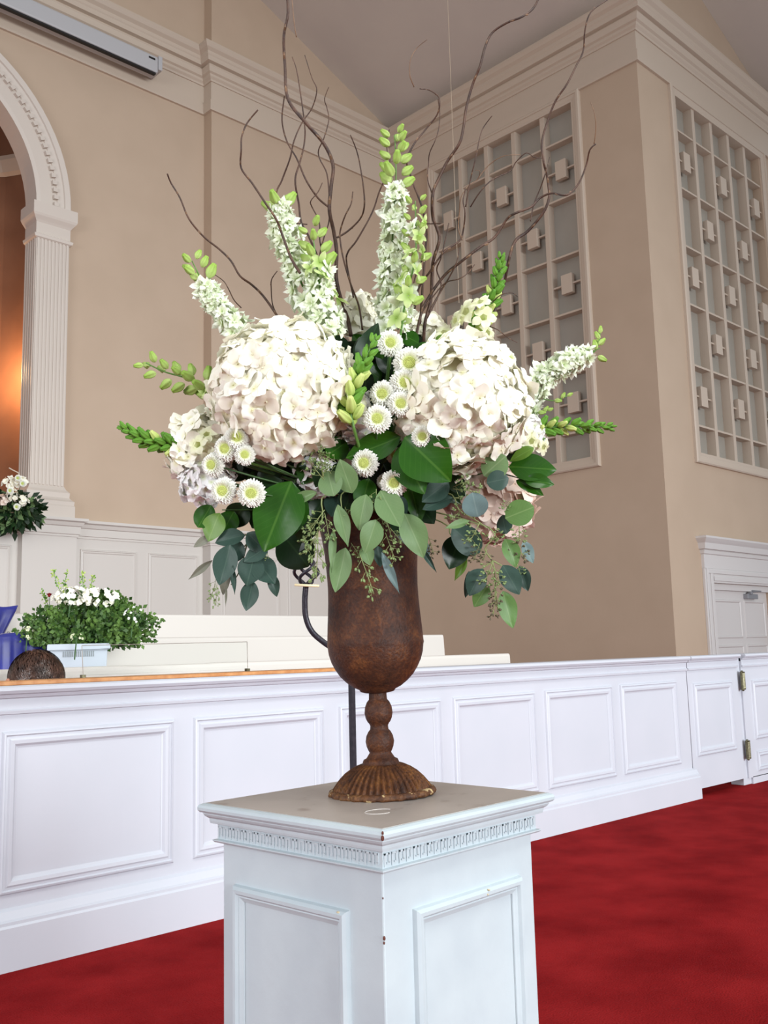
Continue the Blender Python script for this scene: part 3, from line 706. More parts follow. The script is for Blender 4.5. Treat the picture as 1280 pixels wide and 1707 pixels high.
tag([o for o in pd.children if o.name.startswith('top_board')][0], 'scuffed flat top board, its shade painted in grey')
sq([(.24, 0), (.24, .07), (.232, .075), (.225, .09), (.205, .1)], 'plinth', M['ped'])
# Greek key motifs in relief, each one a piece
km = MB(); t_ = .0032
def kb(x0, x1, z0, z1): km.box((x0, -.0017, z0), (x1, .0002, z1))
kb(0, .0032, 0, .021); kb(0, .012, .018, .021); kb(.0092, .0122, .006, .021); kb(.006, .0122, .004, .0068)
kme = km.mesh('key_motif', M['ped'])
for f_ in range(4):
    rm = Matrix.Rotation(f_*PI/2, 4, 'Z')
    for k in range(24):
        o = bpy.data.objects.new('key_motif', kme); COL.objects.link(o); o.parent = kband
        o.matrix_local = rm @ Matrix.Translation((-.209+k*.01745, -.212, .6605))
    pm = [(0, 0), (.002, .008), (.007, .0125), (.013, .012), (.017, .007), (.019, .0075), (.023, .005), (.027, .003), (.028, .0006)]
    x0 = -.137 if f_ == 0 else -.168 if f_ == 3 else -.15
    o = MB().ring((x0, -H_, .13), (1, 0, 0), (0, 0, 1), .298, .452, pm).build('panel_moulding', M['ped'], pd); o.matrix_local = rm
chipm = mat('bare_wood_chip', (92, 48, 36), .8)
for (x, y, z, s) in ((-.2395, -.2395, .7125, .0035), (-.2375, -.238, .7195, .0025), (-.2052, -.2055, .552, .0028), (-.2054, -.2052, .545, .002), (-.2055, -.205, .612, .0014)):
    MB().ball((x, y, z), s, 7, 5, (.8, .8, 1.3)).build('paint_chip', chipm, pd)
ym = mat('yellowed_glue_drip', (206, 192, 158), .4)
for (x, y, z, s) in ((-.2142, -.112, .578, .004), (-.2142, -.118, .575, .003), (.052, -.2172, .578, .0035), (.048, -.2175, .571, .003)):
    MB().ball((x, y, z), s, 8, 5, (.6, 1, .5)).build('glue_drip', ym, pd)
scr = mat('dried_white_ring', (200, 194, 188), .4)
MB().tube([(-.115+.028*math.cos(a*.3), -.115+.022*math.sin(a*.3), ZT+.0002) for a in range(0, 17)], .0006, 5).build('paint_ring', scr, pd)

# ================================================================== RUSTY URN
VX = Vector((1.322, 1.393, ZT)); DV = (VX-EYE).dot(FW); PX = FPX/DV     # pixels per metre at the urn
ur = empty('urn', VX, 0, label='tall rusted iron goblet urn standing on the white pedestal', cat='urn')
lean = Matrix.Rotation(R(-1.35), 4, FW)     # the urn leans very slightly to the left
def up_(o): o.matrix_local = lean; return o
def Q(l): return [(r/PX, (1326-y)/PX*1.005) for (r, y) in l]
fl_ = lambda a, i: 1+.055*math.cos(a*44)*(1 if 1 <= i <= 6 else 0)
rimf = lambda a, i: 1+.018*math.cos(a*22)+.008*math.sin(a*37)
up_(MB().lathe(Q([(83, 1325), (87, 1326), (89, 1322), (87, 1317), (82, 1315), (76, 1316)]), 176, rimf).build('foot_rim', M['rustrim'], ur, smooth=True))
up_(MB().lathe(Q([(81, 1319), (78, 1314), (74, 1308), (67, 1299), (58, 1290), (48, 1283), (38, 1278), (34, 1276)]), 264, fl_).build('foot', M['rustfoot'], ur, smooth=True))
up_(MB().lathe(Q([(36, 1280), (31, 1276), (30, 1272), (28.5, 1269), (24, 1267), (22, 1264), (20, 1261), (18, 1258), (20, 1254), (22.5, 1248), (24, 1240), (22.5, 1231), (19, 1224), (15.5, 1220), (15, 1214), (17, 1210), (19, 1208), (22, 1202), (23.8, 1193), (22.5, 1183), (19, 1175), (15.5, 1171), (15, 1163), (15.5, 1156)]), 48).build('stem', M['rust'], ur, smooth=True))
up_(MB().lathe(Q([(12, 1161), (20, 1160), (28, 1158), (31, 1154), (40, 1150), (52, 1141), (62, 1131), (70, 1119), (76, 1107), (80, 1094), (81.5, 1082), (82.6, 1078), (82, 1075), (81.5, 1066), (80.5, 1050), (79, 1030), (77.5, 1005), (77, 980), (78, 955), (80, 925), (84, 895), (90, 868), (97, 848), (99, 842), (97, 840), (92, 846), (84, 870), (74, 900), (72, 950), (70, 960)]), 96,
    lambda a, i: 1+.003*math.sin(a*3+i*.3)).build('bowl', M['rust'], ur, smooth=True))
up_(MB().lathe(Q([(10, 955), (74, 955), (76, 900), (80, 860), (50, 830), (10, 820)]), 32).build('floral_foam', M['foam'], ur, smooth=True))

# ================================================================== BLOOMS
def A(px, py, d=0): return at(px, py, DV+d)
CENTRE = A(622, 830, .02)          # where all stems meet, inside the urn mouth

# ---- shared shapes (unit size)
def petal(b, ang, length, width, lift, curl, wav, nseg=4, nw=3, r0=.04, pointed=False, seed=0):
    ca, sa = math.cos(ang), math.sin(ang); rr = random.Random(seed); vs = []
    ph = rr.random()*6
    for i in range(nseg+1):
        t = i/nseg
        w_ = width*(math.sin(PI*min(1, (.12+.88*t)))**.55 if not pointed else math.sin(PI*(.1+.9*t))**.8)
        if not pointed and i == nseg: w_ = width*.45
        if pointed and i == nseg: w_ = width*.05
        for j in range(nw+1):
            s_ = (j/nw-.5)*2
            x = r0+t*length; y = s_*w_*.5
            if not pointed and i == nseg: x -= abs(s_)**2*length*.10
            z = lift*t+curl*t*t+wav*math.sin(s_*2.6+ph+t*3)*t+.10*length*abs(s_)**2*(.5-t)
            vs.append((x*ca-y*sa, x*sa+y*ca, z))
    b.add(vs, [(i*(nw+1)+j, (i+1)*(nw+1)+j, (i+1)*(nw+1)+j+1, i*(nw+1)+j+1) for i in range(nseg) for j in range(nw)])

def floret_mesh(k, m):
    b = MB(); rr = random.Random(k*13+5); base = rr.random()*6
    for q in range(4):
        petal(b, base+q*PI/2+rr.uniform(-.14, .14), rr.uniform(.86, 1.02), rr.uniform(1.0, 1.24), rr.uniform(-.05, .42), rr.uniform(-.42, .18), rr.uniform(.05, .17), 5, 4, seed=k*7+q)
    b.ball((0, 0, .04), .06, 5, 4)
    return b.mesh('floret', m, True)
def star_mesh(k, m, n=7, frill=True):
    b = MB(); rr = random.Random(k*17+3)
    for q in range(n): petal(b, q*2*PI/n+rr.uniform(-.2, .2), rr.uniform(.75, 1.1), rr.uniform(.5, .72), rr.uniform(.1, .6), rr.uniform(-.55, .05), .12, 4, 2, pointed=True, seed=k*5+q)
    if frill:
        for q in range(6): petal(b, q*1.05+.4+rr.uniform(-.2, .2), rr.uniform(.4, .6), .34, rr.uniform(.45, .8), -.1, .08, 3, 2, pointed=True, seed=k*9+q)
    return b.mesh('floret', m, True)
def bud_mesh(m, n=8, ridge=.2, tip=.12, nm='bud'):
    b = MB(); b.lathe([(.04, 0), (.16, .06), (.30, .24), (.34, .44), (.29, .66), (.20, .86), (tip*1.3, 1.0), (.01, .93)], 20, lambda a, i: 1+ridge*math.cos(a*5)); return b.mesh(nm, m, True)
def bell_mesh(k, m):
    b = MB(); rr = random.Random(k+50)
    b.lathe([(.12, 0), (.24, .12), (.30, .40), (.36, .62)], 12, cap=False)
    me_ = []
    for q in range(5):
        bb = MB(); petal(bb, q*2*PI/5+rr.uniform(-.15, .15), .62, .62, rr.uniform(.1, .35), rr.uniform(-.5, -.1), .12, 5, 4, r0=.22, seed=k*3+q)
        b.add([(x, y, z+.58) for (x, y, z) in bb.v], bb.f)
    return b.mesh('bloom', m, True)
FL = [floret_mesh(k, M['hyd']) for k in range(9)]
FLW = [floret_mesh(k+20, M['hydw']) for k in range(5)]
FLP = [floret_mesh(k+40, M['hydp']) for k in range(5)]
LK = [star_mesh(k, M['lark']) for k in range(7)]
LKG = [star_mesh(k+10, M['larkg'], 5, False) for k in range(3)]
BUD = bud_mesh(M['bud']); SBUD = bud_mesh(M['sbud'], nm='bud'); SBUDP = bud_mesh(M['sbudp'], nm='bud')
BELL = [bell_mesh(k, M['snap']) for k in range(3)]

def mum_meshes(k):
    b = MB(); rr = random.Random(k)
    rings = [(32, .62, 1.04, .03, -.22), (34, .54, .98, .13, -.12), (32, .46, .90, .22, -.06), (28, .38, .80, .30, -.02), (24, .3, .70, .36, .0), (20, .3, .60, .40, .02)]
    for ri, (n_, r0, r1, z0, cu) in enumerate(rings):
        for q in range(n_):
            a = 2*PI*(q+.5*(ri % 2))/n_+rr.uniform(-.06, .06); ca, sa = math.cos(a), math.sin(a); L_ = r1-.14+rr.uniform(-.05, .05)
            vs = []
            for i, (t, w_) in enumerate(((0, .05), (.45, .078), (.85, .080), (1, .035))):
                for s_ in (-1, 0, 1):
                    x = .2+t*(L_-.06); y = s_*w_; z = z0*(.4+.6*t)+cu*t*t+(.02 if s_ else -.015)+.03
                    vs.append((x*ca-y*sa, x*sa+y*ca, z))
            b.add(vs, [(i*3+j, i*3+3+j, i*3+4+j, i*3+1+j) for i in range(3) for j in range(2)])
    b.lathe([(.5, -.03), (.84, -.03), (.80, .08), (.5, .2)], 20)
    pet = b.mesh('ray_petals', M['mum'], True)
    c = MB()
    for ri, (n_, r_, z_) in enumerate(((1, 0, .30), (7, .07, .31), (13, .14, .33), (18, .22, .34), (22, .30, .33))):
        for q in range(n_):
            a = 2*PI*q/n_+ri; c.ball((r_*math.cos(a), r_*math.sin(a), z_+rr.uniform(-.01, .02)), .043, 5, 4, (1, 1, 1.5))
    c.lathe([(.36, .12), (.36, .28), (.2, .31), (.01, .31)], 16)
    cal = MB().lathe([(.05, -.25), (.3, -.12), (.55, .02), (.6, .08)], 14)
    return pet, c.mesh('centre', M['mumc'], True), cal.mesh('calyx', M['darkstem'], True)
MUM = [mum_meshes(k) for k in (1, 2, 3)]

def stem_tube(root, pts, r, m=None, name='stem'):
    b = MB().tube([Vector(p)-root.location for p in smooth_line(pts, 4)], r, 6)
    return b.build(name, m or M['darkstem'], root, smooth=True)
def stem_to(root, p, r=.0022, bend=.5, m=None):
    mid = (Vector(p)+CENTRE)/2+Vector((0, 0, -.01)); return stem_tube(root, [CENTRE, mid, p], r, m)

# ---- hydrangea heads
def hydrangea(px, py, d, rx, ry, label, meshes=FL, size=.0255, dens=1.0, sq_=.9, seed=1, cat='flower', rz=None):
    rr = random.Random(seed); c = A(px, py, d); root = empty('hydrangea', c, label=label, cat=cat)
    rx, ry = rx/PX, ry/PX; rdz = rz/PX if rz else (rx+ry)/2*.95
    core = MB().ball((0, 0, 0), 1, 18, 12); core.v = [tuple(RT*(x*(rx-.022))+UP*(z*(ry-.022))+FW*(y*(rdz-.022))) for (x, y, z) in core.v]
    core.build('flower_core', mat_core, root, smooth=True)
    n_ = max(10, int(dens*4*PI*((rx*ry+rx*rdz+ry*rdz)/3)/(size*1.16)**2)); ga = PI*(3-5**.5)
    for i in range(n_):
        z = 1-2*(i+.5)/n_; q = math.sqrt(1-z*z); a = i*ga
        dx, dy, dz = q*math.cos(a), z, q*math.sin(a)
        dirv = RT*dx+UP*dy+FW*dz
        k = 1+noise.noise(Vector((dx*1.7+seed, dy*1.7, dz*1.7)))*.17+rr.uniform(-.06, .06)
        o = c+(RT*dx*(rx-.008)+UP*dy*(ry-.008)+FW*dz*(rdz-.008))*k
        nrm = (dirv+Vector((rr.uniform(-.5, .5), rr.uniform(-.5, .5), rr.uniform(-.4, .5)))).normalized()
        s = size*rr.uniform(.86, 1.2)
        inst('floret', rr.choice(meshes), root, basis(o, nrm.orthogonal(), nrm, s, s, s))
    stem_to(root, c, .0035)
    return root
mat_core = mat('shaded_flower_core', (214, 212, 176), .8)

hydrangea(472, 652, -.10, 120, 114, 'largest creamy white hydrangea head, left of centre', seed=3)
hydrangea(770, 671, -.10, 101, 113, 'big round creamy white hydrangea head on the right', seed=4, rz=104)
hydrangea(334, 748, -.02, 52, 66, 'cream hydrangea head at the far left behind the button mums', seed=5, size=.023)
hydrangea(345, 800, -.045, 46, 46, 'small white flower cluster below the far left mums', meshes=FLW, seed=15, size=.018, cat='flower')
hydrangea(600, 528, .10, 42, 42, 'cream hydrangea head at top centre behind the spikes', seed=6, size=.023)
hydrangea(708, 562, .12, 40, 42, 'pale cream hydrangea head behind the willow base, right of the tall larkspur', seed=7, size=.021)
hydrangea(818, 835, .06, 76, 72, 'blush tinted hydrangea head low on the right behind eucalyptus', meshes=FLP, seed=8, size=.025)
hydrangea(542, 786, -.06, 50, 44, 'white stock blossom cluster low in the centre left', meshes=FLW, seed=9, size=.017)
hydrangea(596, 695, -.09, 27, 46, 'narrow column of white florets between the two big heads', meshes=FLW, seed=10, size=.018)
hydrangea(880, 722, -.05, 28, 32, 'small pale bloom cluster at the right edge below the larkspur', meshes=FLW, seed=11, size=.017)

# ---- button mums
def mum(px, py, d, r, tx, ty, label, k=0, squash=1):
    c = A(px, py, d); root = empty('button_mum', c, label=label, cat='flower', group=None)
    nrm = (-FW+RT*tx+UP*ty).normalized(); s = r/PX
    mt = basis(c, UP, nrm, s, s, s)
    for me_ in MUM[k % 3]: inst(me_.name.split('.')[0], me_, root, mt)
    stem_to(root, c-nrm*s*.3, .0018)
ML = [(650, 572, -.10, 21, .1, .75, 'white button mum facing up, topmost of the centre column'),
      (682, 605, -.14, 25, .0, .65, 'white button mum just left of the right hydrangea, upper'),
      (674, 638, -.15, 22, .1, .8, 'white button mum tilted upward beneath the upper pair'),
      (638, 657, -.15, 21, -.2, .5, 'white button mum left in the middle trio'),
      (667, 673, -.16, 20, .1, .6, 'yellow centred button mum, lowest right of the middle trio'),
      (629, 698, -.17, 21.5, -.05, .15, 'round white button mum with lime centre, alone below the middle trio'),
      (608, 772, -.13, 21.5, -.25, .25, 'white button mum above the eucalyptus, left of the large green leaf'),
      (657, 805, -.14, 21, -.05, .2, 'lowest white button mum, above the centre eucalyptus leaves'),
      (657, 759, -.09, 13.5, .0, .1, 'small greenish half open mum in the dark gap'),
      (704, 728, -.17, 17, -.1, -.1, 'white button mum against the lower left of the right hydrangea'),
      (845, 602, -.02, 20, .9, .55, 'white button mum seen from behind at the right hydrangea edge'),
      (396, 729, -.17, 19, .0, .3, 'yellow centred mum, topmost of the left group'),
      (377, 748, -.16, 20, -.3, .2, 'white mum second in the left group, beside the snapdragon bloom'),
      (408, 758, -.17, 16, .1, -.1, 'small mum with green centre on the right of the left group'),
      (355, 775, -.15, 19, -.4, .1, 'white mum in the middle of the left group'),
      (373, 818, -.15, 21, -.25, -.1, 'lower left white mum above the green leaf'),
      (419, 822, -.16, 21.5, .05, -.1, 'lower right white mum with long rays in the left group'),
      (640, 803, -.10, 13, -.5, .1, 'small yellowish mum bud tucked beside the lowest mum')]
for i, m_ in enumerate(ML): mum(*m_, k=i)

# ---- larkspur spikes
def spike_frame(pts, t):
    n_ = len(pts)-1; i = min(int(t*n_), n_-1); return pts[i].lerp(pts[i+1], t*n_-i), (pts[i+1]-pts[i]).normalized()
def larkspur(line, label, fl, wpx, budt, fsize=.019, nfl=26, seed=1, nb=10, green=0., bsz=.024):
    """line: (px,py,d) from base to tip; fl=(t0,t1) flower zone; budt=(t0,t1) bud zone"""
    rr = random.Random(seed); pts = smooth_line([A(*p) for p in line], 5); root = empty('larkspur', pts[0], label=label, cat='flower')
    b = MB().tube([p-root.location for p in [CENTRE]+pts], [.0028]+[.0026*(1-.6*i/len(pts)) for i in range(len(pts))], 6); b.build('stem', M['stem'], root, smooth=True)
    ga = 2.4
    for i in range(nfl):
        t = fl[0]+(fl[1]-fl[0])*(i+.5)/nfl; p, tg = spike_frame(pts, t); a = i*ga+rr.uniform(-.3, .3)
        u_ = tg.orthogonal().normalized(); v_ = tg.cross(u_); out = u_*math.cos(a)+v_*math.sin(a)
        w_ = 1.12*wpx/PX*(1-.35*(t-fl[0])/(fl[1]-fl[0]))
        c = p+out*w_*rr.uniform(.35, .8)+tg*.004; nrm = (out+tg*.35+Vector((rr.uniform(-.3, .3),)*3)).normalized(); s = 1.22*fsize*rr.uniform(.85, 1.15)*(1-.2*(t-fl[0])/(fl[1]-fl[0]))
        inst('floret', rr.choice(LKG if rr.random() < green else LK), root, basis(c, nrm.orthogonal(), nrm, s, s, s))
    for i in range(nb):
        t = budt[0]+(budt[1]-budt[0])*(i+.5)/nb; p, tg = spike_frame(pts, min(t, 1)); a = i*2.2+rr.uniform(-.3, .3)
        u_ = (RT-RT.dot(tg)*tg).normalized(); v_ = tg.cross(u_); out = u_*math.cos(a)+v_*math.sin(a)*.7
        k = 1-.38*i/nb; dirv = (out*.9+tg*.7).normalized(); c = p+out*.008*k
        L_ = bsz*k*rr.uniform(.9, 1.1)
        inst('bud', BUD, root, basis(c+dirv*.006, Vector(dirv).orthogonal(), dirv, L_*.85, L_*.85, L_))
    return root
larkspur([(655, 560, -.02), (652, 470, -.03), (655, 380, -.03), (660, 300, -.03), (658, 225, -.03)], 'tallest larkspur spike with green buds at its top, centre', (.02, .70), 26, (.70, 1.0), nfl=58, seed=2, nb=15, bsz=.031)
larkspur([(668, 555, -.06), (676, 500, -.08), (692, 430, -.08), (693, 380, -.08), (692, 335, -.08)], 'green tinged larkspur spike just right of the tallest one', (.05, .8), 22, (.2, 1.0), nfl=16, seed=12, nb=18, green=.6, fsize=.018)
larkspur([(545, 560, -.02), (510, 490, -.02), (488, 430, -.02), (472, 370, -.02), (465, 345, -.02)], 'white larkspur spike left of centre topped by two green buds', (.05, .93), 30, (.94, 1.0), nfl=56, seed=3, nb=4, bsz=.034)
larkspur([(548, 560, -.06), (540, 510, -.07), (530, 460, -.07), (525, 420, -.07), (520, 380, -.07)], 'shorter larkspur spike with loose green buds beside the left one', (.0, .60), 34, (.55, 1.0), nfl=34, seed=4, nb=9, bsz=.03, green=.2)
larkspur([(420, 590, .02), (385, 540, .0), (355, 500, .0), (335, 465, .0), (320, 435, .0)], 'larkspur spike leaning left with curled green bud tip', (.02, .66), 25, (.68, 1.0), nfl=36, seed=5, nb=7, bsz=.03)
larkspur([(360, 670, .0), (340, 645, .0), (310, 630, .0), (275, 620, .0), (243, 605, .0)], 'green budded larkspur tip pointing left beneath the leaning spike', (.1, .2), 10, (.05, 1.0), nfl=2, seed=6, nb=17, green=1, bsz=.032)
larkspur([(860, 690, .0), (885, 655, .0), (920, 620, .0), (960, 600, .0), (1000, 580, .0)], 'dense white larkspur spike pointing right', (.0, .86), 28, (.88, 1.0), nfl=58, seed=7, nb=2, bsz=.02)
# curled tip buds of the right spike and greenish side shoots
def budtwig(line, label, n_=4, sz=.026, seed=1):
    rr = random.Random(seed); pts = smooth_line([A(*p) for p in line], 4); root = empty('bud_shoot', pts[0], label=label, cat='flower')
    MB().tube([p-root.location for p in pts], .0011, 5).build('stem', M['stem'], root, smooth=True)
    for i in range(n_):
        p, tg = spike_frame(pts, 1-i*.8/n_); s = sz*(.75+.3*i/n_); side = RT*(-1)**i
        dv = (tg+side*.7*(i > 0)).normalized(); inst('bud', BUD, root, basis(p, dv.orthogonal(), dv, s*.8, s*.8, s))
budtwig([(985, 590, .0), (992, 585, .0), (998, 572, 0), (1000, 556, 0)], 'curled green bud tip above the right larkspur', 4, .02, 1)
budtwig([(905, 665, -.02), (925, 668, -.02), (945, 660, -.02)], 'yellow green side shoot under the right larkspur', 3, .016, 2)
budtwig([(880, 690, -.02), (898, 688, -.02), (912, 684, -.02)], 'lower yellow green side shoot under the right larkspur', 3, .016, 3)

# ---- snapdragons
def snap(line, label, wpx, seed=1, nb=30, blooms=(), pale=.2):
    rr = random.Random(seed); pts = smooth_line([A(*p) for p in line], 5); root = empty('snapdragon', pts[0], label=label, cat='flower')
    b = MB().tube([p-root.location for p in [CENTRE]+pts], [.0028]+[.0028*(1-.6*i/len(pts)) for i in range(len(pts))], 6); b.build('stem', M['stem'], root, smooth=True)
    for i in range(nb):
        t = .05+.95*(i+.5)/nb; p, tg = spike_frame(pts, t); a = i*2.4
        u_ = tg.orthogonal().normalized(); v_ = tg.cross(u_); out = u_*math.cos(a)+v_*math.sin(a)
        k = (1-t)**.55*.85+.22; dv = (out*.75*k+tg*(.75)).normalized(); L_ = wpx/PX*1.15*k*rr.uniform(.85, 1.1)
        me_ = SBUDP if (rr.random() < pale and t < .6) else SBUD
        inst('bud', me_, root, basis(p+out*.003, dv.orthogonal(), dv, L_*.8, L_*.8, L_*1.1))
    for (x, y, d, s, tx, ty) in blooms:
        c = A(x, y, d); dv = (-FW*.6+RT*tx+UP*ty).normalized()
        inst('bloom', rr.choice(BELL), root, basis(c-dv*s*.5, dv.orthogonal(), dv, s, s, s))
    return root
snap([(345, 752, -.06), (305, 745, -.05), (265, 738, -.05), (230, 726, -.05), (203, 711, -.05)], 'green snapdragon spike pointing far left with pale blooms at its base', 22, 1, 42,
     ((330, 742, -.09, .026, -.2, .2), (352, 762, -.1, .024, .1, -.4), (300, 768, -.08, .018, -.1, -.8), (345, 725, -.08, .026, -.1, .5)))
snap([(868, 728, -.04), (900, 716, -.05), (940, 711, -.05), (985, 711, -.05), (1021, 712, -.05)], 'green snapdragon spike pointing far right', 19, 2, 36, ((885, 735, -.09, .026, .3, -.2), (870, 720, -.09, .026, 0, .3), (905, 745, -.07, .022, .5, -.3)), .3)
snap([(782, 575, .03), (800, 540, .03), (818, 500, .03), (830, 460, .03), (835, 425, .03)], 'upright green snapdragon with pale yellow blooms, behind the right hydrangea', 22, 3, 38,
     ((778, 520, -.0, .034, -.6, .2), (800, 505, -.01, .03, -.3, .7), (806, 530, -.01, .030, .0, .2), (760, 535, .0, .024, -.9, .1), (812, 555, .0, .026, .5, .1), (740, 555, .02, .026, .0, .4)), .4)
snap([(590, 715, -.17), (584, 680, -.17), (592, 640, -.16), (608, 600, -.16), (626, 562, -.15)], 'green snapdragon bud spike between the two big hydrangeas', 24, 4, 30, ((600, 680, -.14, .02, .6, -.2),), .55)

# ---- leaves
def leaf_mesh(shape, m, curl=.12, fold=.10, seed=0, serr=False):
    b = MB(); nr, nc = 12, 6; vs = []
    for i in range(nr+1):
        t = i/nr
        if shape == 'oval': w_ = math.sin(PI*t**.85)**.8
        elif shape == 'lance': w_ = math.sin(PI*t**.8)**1.15
        elif shape == 'round': w_ = math.sin(PI*t)**.55
        elif shape == 'heart': w_ = math.sin(PI*t**.62)**.85
        if i == 0 or i == nr: w_ = .03
        if serr and i % 2: w_ *= 1.1
        for j in range(nc+1):
            s_ = (j/nc-.5)*2; x = s_*w_*.5
            z = -curl*(t-.3)**2*2+fold*abs(s_)*w_*.5+.015*math.sin(t*9+s_*3+seed)
            vs.append((x, t, z))
    b.add(vs, [(i*(nc+1)+j, i*(nc+1)+j+1, (i+1)*(nc+1)+j+1, (i+1)*(nc+1)+j) for i in range(nr) for j in range(nc)])
    return b.mesh('leaf', m, True)
LM = {}
def get_leaf(shape, mk, var):
    k = (shape, mk, var)
    if k not in LM: LM[k] = leaf_mesh(shape, M[mk], (.10, .2, -.12)[var], (.12, .3, .2)[var], var)
    return LM[k]
LRR = random.Random(99)
def leaf(root, base, tip, wpx, mk, shape='oval', var=None, nrm=None, stalk=None):
    """base and tip: (px,py,d)"""
    a, c = A(*base), A(*tip); dv = c-a; L_ = dv.length
    if nrm is None: nrm = -FW+UP*LRR.uniform(.0, .5)+RT*LRR.uniform(-.35, .35)
    var = LRR.randrange(3) if var is None else var
    o = inst('leaf', get_leaf(shape, mk, var), root, basis(a, dv, nrm, wpx/PX*1.06, L_, L_*.6))
    if stalk: MB().tube([p-root.location for p in smooth_line([A(*stalk), (A(*stalk)+a)/2+Vector((0, 0, .004)), a], 3)], .0009, 5).build('leaf_stalk', M['seedstalk'], root)
    return o

def seed_mesh(k, ms):
    b = MB(); s = MB(); rr = random.Random(k)
    b.tube([(0, 0, 0), (.0, .5, 0), (.02, 1, 0)], .016, 5)
    for i in range(9):
        y = .12+.1*i; a = i*2.3; d = Vector((math.cos(a), .55, math.sin(a)*.8)).normalized(); L_ = .24*(1-.45*i/9); o = Vector((0, y, 0)); e = o+d*L_
        b.tube([o, e], .010, 4)
        for q in range(4):
            dd = (d+Vector((rr.uniform(-.9, .9), rr.uniform(-.3, .9), rr.uniform(-.9, .9)))).normalized(); f_ = e+dd*.07
            b.tube([e, f_], .007, 4)
            u_ = dd.orthogonal().normalized(); v_ = dd.cross(u_)
            vs = [f_]; 
            for (h, r) in ((.03, .028), (.075, .036), (.10, .02)):
                for n_ in range(6): an = n_*PI/3; vs.append(f_+dd*h+(u_*math.cos(an)+v_*math.sin(an))*r)
            vs.append(f_+dd*.125)
            fs = [(0, 1+(n_+1) % 6, 1+n_) for n_ in range(6)]+[(1+g*6+n_, 1+g*6+(n_+1) % 6, 7+g*6+(n_+1) % 6, 7+g*6+n_) for g in range(2) for n_ in range(6)]+[(19, 13+n_, 13+(n_+1) % 6) for n_ in range(6)]
            s.add(vs, fs)
    k0 = len(b.f); k1 = len(b.v); b.add(s.v, s.f)
    me = b.mesh('seed_cluster', M['seedstalk'], True); me.materials.append(ms)
    for i, p in enumerate(me.polygons): p.material_index = 0 if i < k0 else 1
    return me
SEED = [seed_mesh(k, M['seed']) for k in (1, 2, 3)]; SEEDD = [seed_mesh(k, M['seedd']) for k in (4, 5)]
def seeds(root, base, tip, dark=False, wide=1.0):
    a, c = A(*base), A(*tip); dv = c-a
    inst('seed_cluster', LRR.choice(SEEDD if dark else SEED), root, basis(a, dv, -FW, .05*wide, dv.length, .05*wide))

def sprig(label, stems, leaves, sd=(), name='eucalyptus_sprig', cat='foliage', sm='seedstalk', r=.0016):
    st = A(*stems[0][0]); root = empty(name, st, label=label, cat=cat)
    b = MB()
    for i, ln in enumerate(stems):
        pts = smooth_line(([CENTRE] if i == 0 else [])+[A(*p) for p in ln], 4)
        b.tube([p-root.location for p in pts], [r*(1-.5*k/len(pts)) for k in range(len(pts))], 5)
    sto = b.build('stem', M[sm], root, smooth=True)
    for l_ in leaves: leaf(root, *l_)
    for s_ in sd: seeds(sto, *s_)
    return root

sprig('eucalyptus sprig hanging down the front of the bowl with two upright oval leaves', [((573, 820, -.10), (570, 850, -.12), (577, 880, -.13))],
      [((587, 822, -.14), (566, 766, -.15), 34, 'sage', 'oval'), ((546, 785, -.13), (556, 826, -.15), 38, 'sage', 'round'), ((563, 841, -.13), (581, 912, -.14), 24, 'sage', 'lance'),
       ((576, 913, -.13), (561, 988, -.14), 34, 'sage', 'oval'), ((556, 880, -.135), (553, 955, -.14), 12, 'sage', 'lance'), ((528, 820, -.13), (478, 841, -.12), 17, 'sage', 'oval')],
      [((575, 845, -.13), (583, 865, -.13), False, .6)])
sprig('centre eucalyptus sprig with four broad sage leaves over the bowl', [((640, 830, -.10), (640, 860, -.13), (650, 885, -.135)), ((640, 860, -.13), (626, 868, -.14)), ((640, 858, -.13), (648, 880, -.13), (655, 905, -.13))],
      [((610, 824, -.14), (597, 883, -.15), 34, 'sage', 'oval'), ((627, 866, -.15), (609, 922, -.16), 34, 'sage', 'oval'), ((634, 818, -.14), (667, 880, -.16), 42, 'sage', 'oval'),
       ((674, 856, -.14), (707, 929, -.15), 40, 'sage', 'oval'), ((607, 908, -.13), (617, 942, -.14), 22, 'sage', 'oval'), ((630, 910, -.12), (633, 946, -.13), 18, 'dsage', 'oval'),
       ((636, 920, -.14), (666, 990, -.13), 14, 'bsage', 'lance'), ((600, 800, -.09), (590, 850, -.09), 30, 'dsage', 'oval')],
      [((627, 815, -.14), (628, 852, -.14), False, .8), ((636, 862, -.14), (640, 885, -.14), False, .5), ((642, 888, -.145), (660, 936, -.15), False, 1.0), ((650, 880, -.145), (672, 905, -.15), False, .7), ((585, 905, -.13), (602, 930, -.13), False, .7), ((600, 925, -.14), (624, 990, -.15), False, 1.0)])
sprig('hanging seeded eucalyptus strand left of the bowl', [((543, 825, -.12), (538, 860, -.13), (528, 890, -.14), (524, 930, -.14))],
      [((505, 826, -.10), (482, 895, -.11), 34, 'salal', 'oval')],
      [((541, 850, -.14), (515, 885, -.14), False, 1.1), ((541, 855, -.14), (550, 900, -.14), False, .9), ((532, 880, -.14), (510, 925, -.14), False, .9), ((530, 885, -.14), (528, 965, -.14), False, 1.1), ((528, 870, -.14), (505, 905, -.14), False, .8)])
sprig('green seeded spray lying over the white stock blossoms', [((545, 800, -.12), (538, 775, -.14), (530, 760, -.14))], [],
      [((540, 800, -.15), (512, 765, -.15), False, 1.0), ((540, 795, -.15), (530, 750, -.15), False, .9), ((560, 770, -.15), (535, 755, -.15), False, .6), ((552, 790, -.15), (538, 772, -.15), False, .8)])
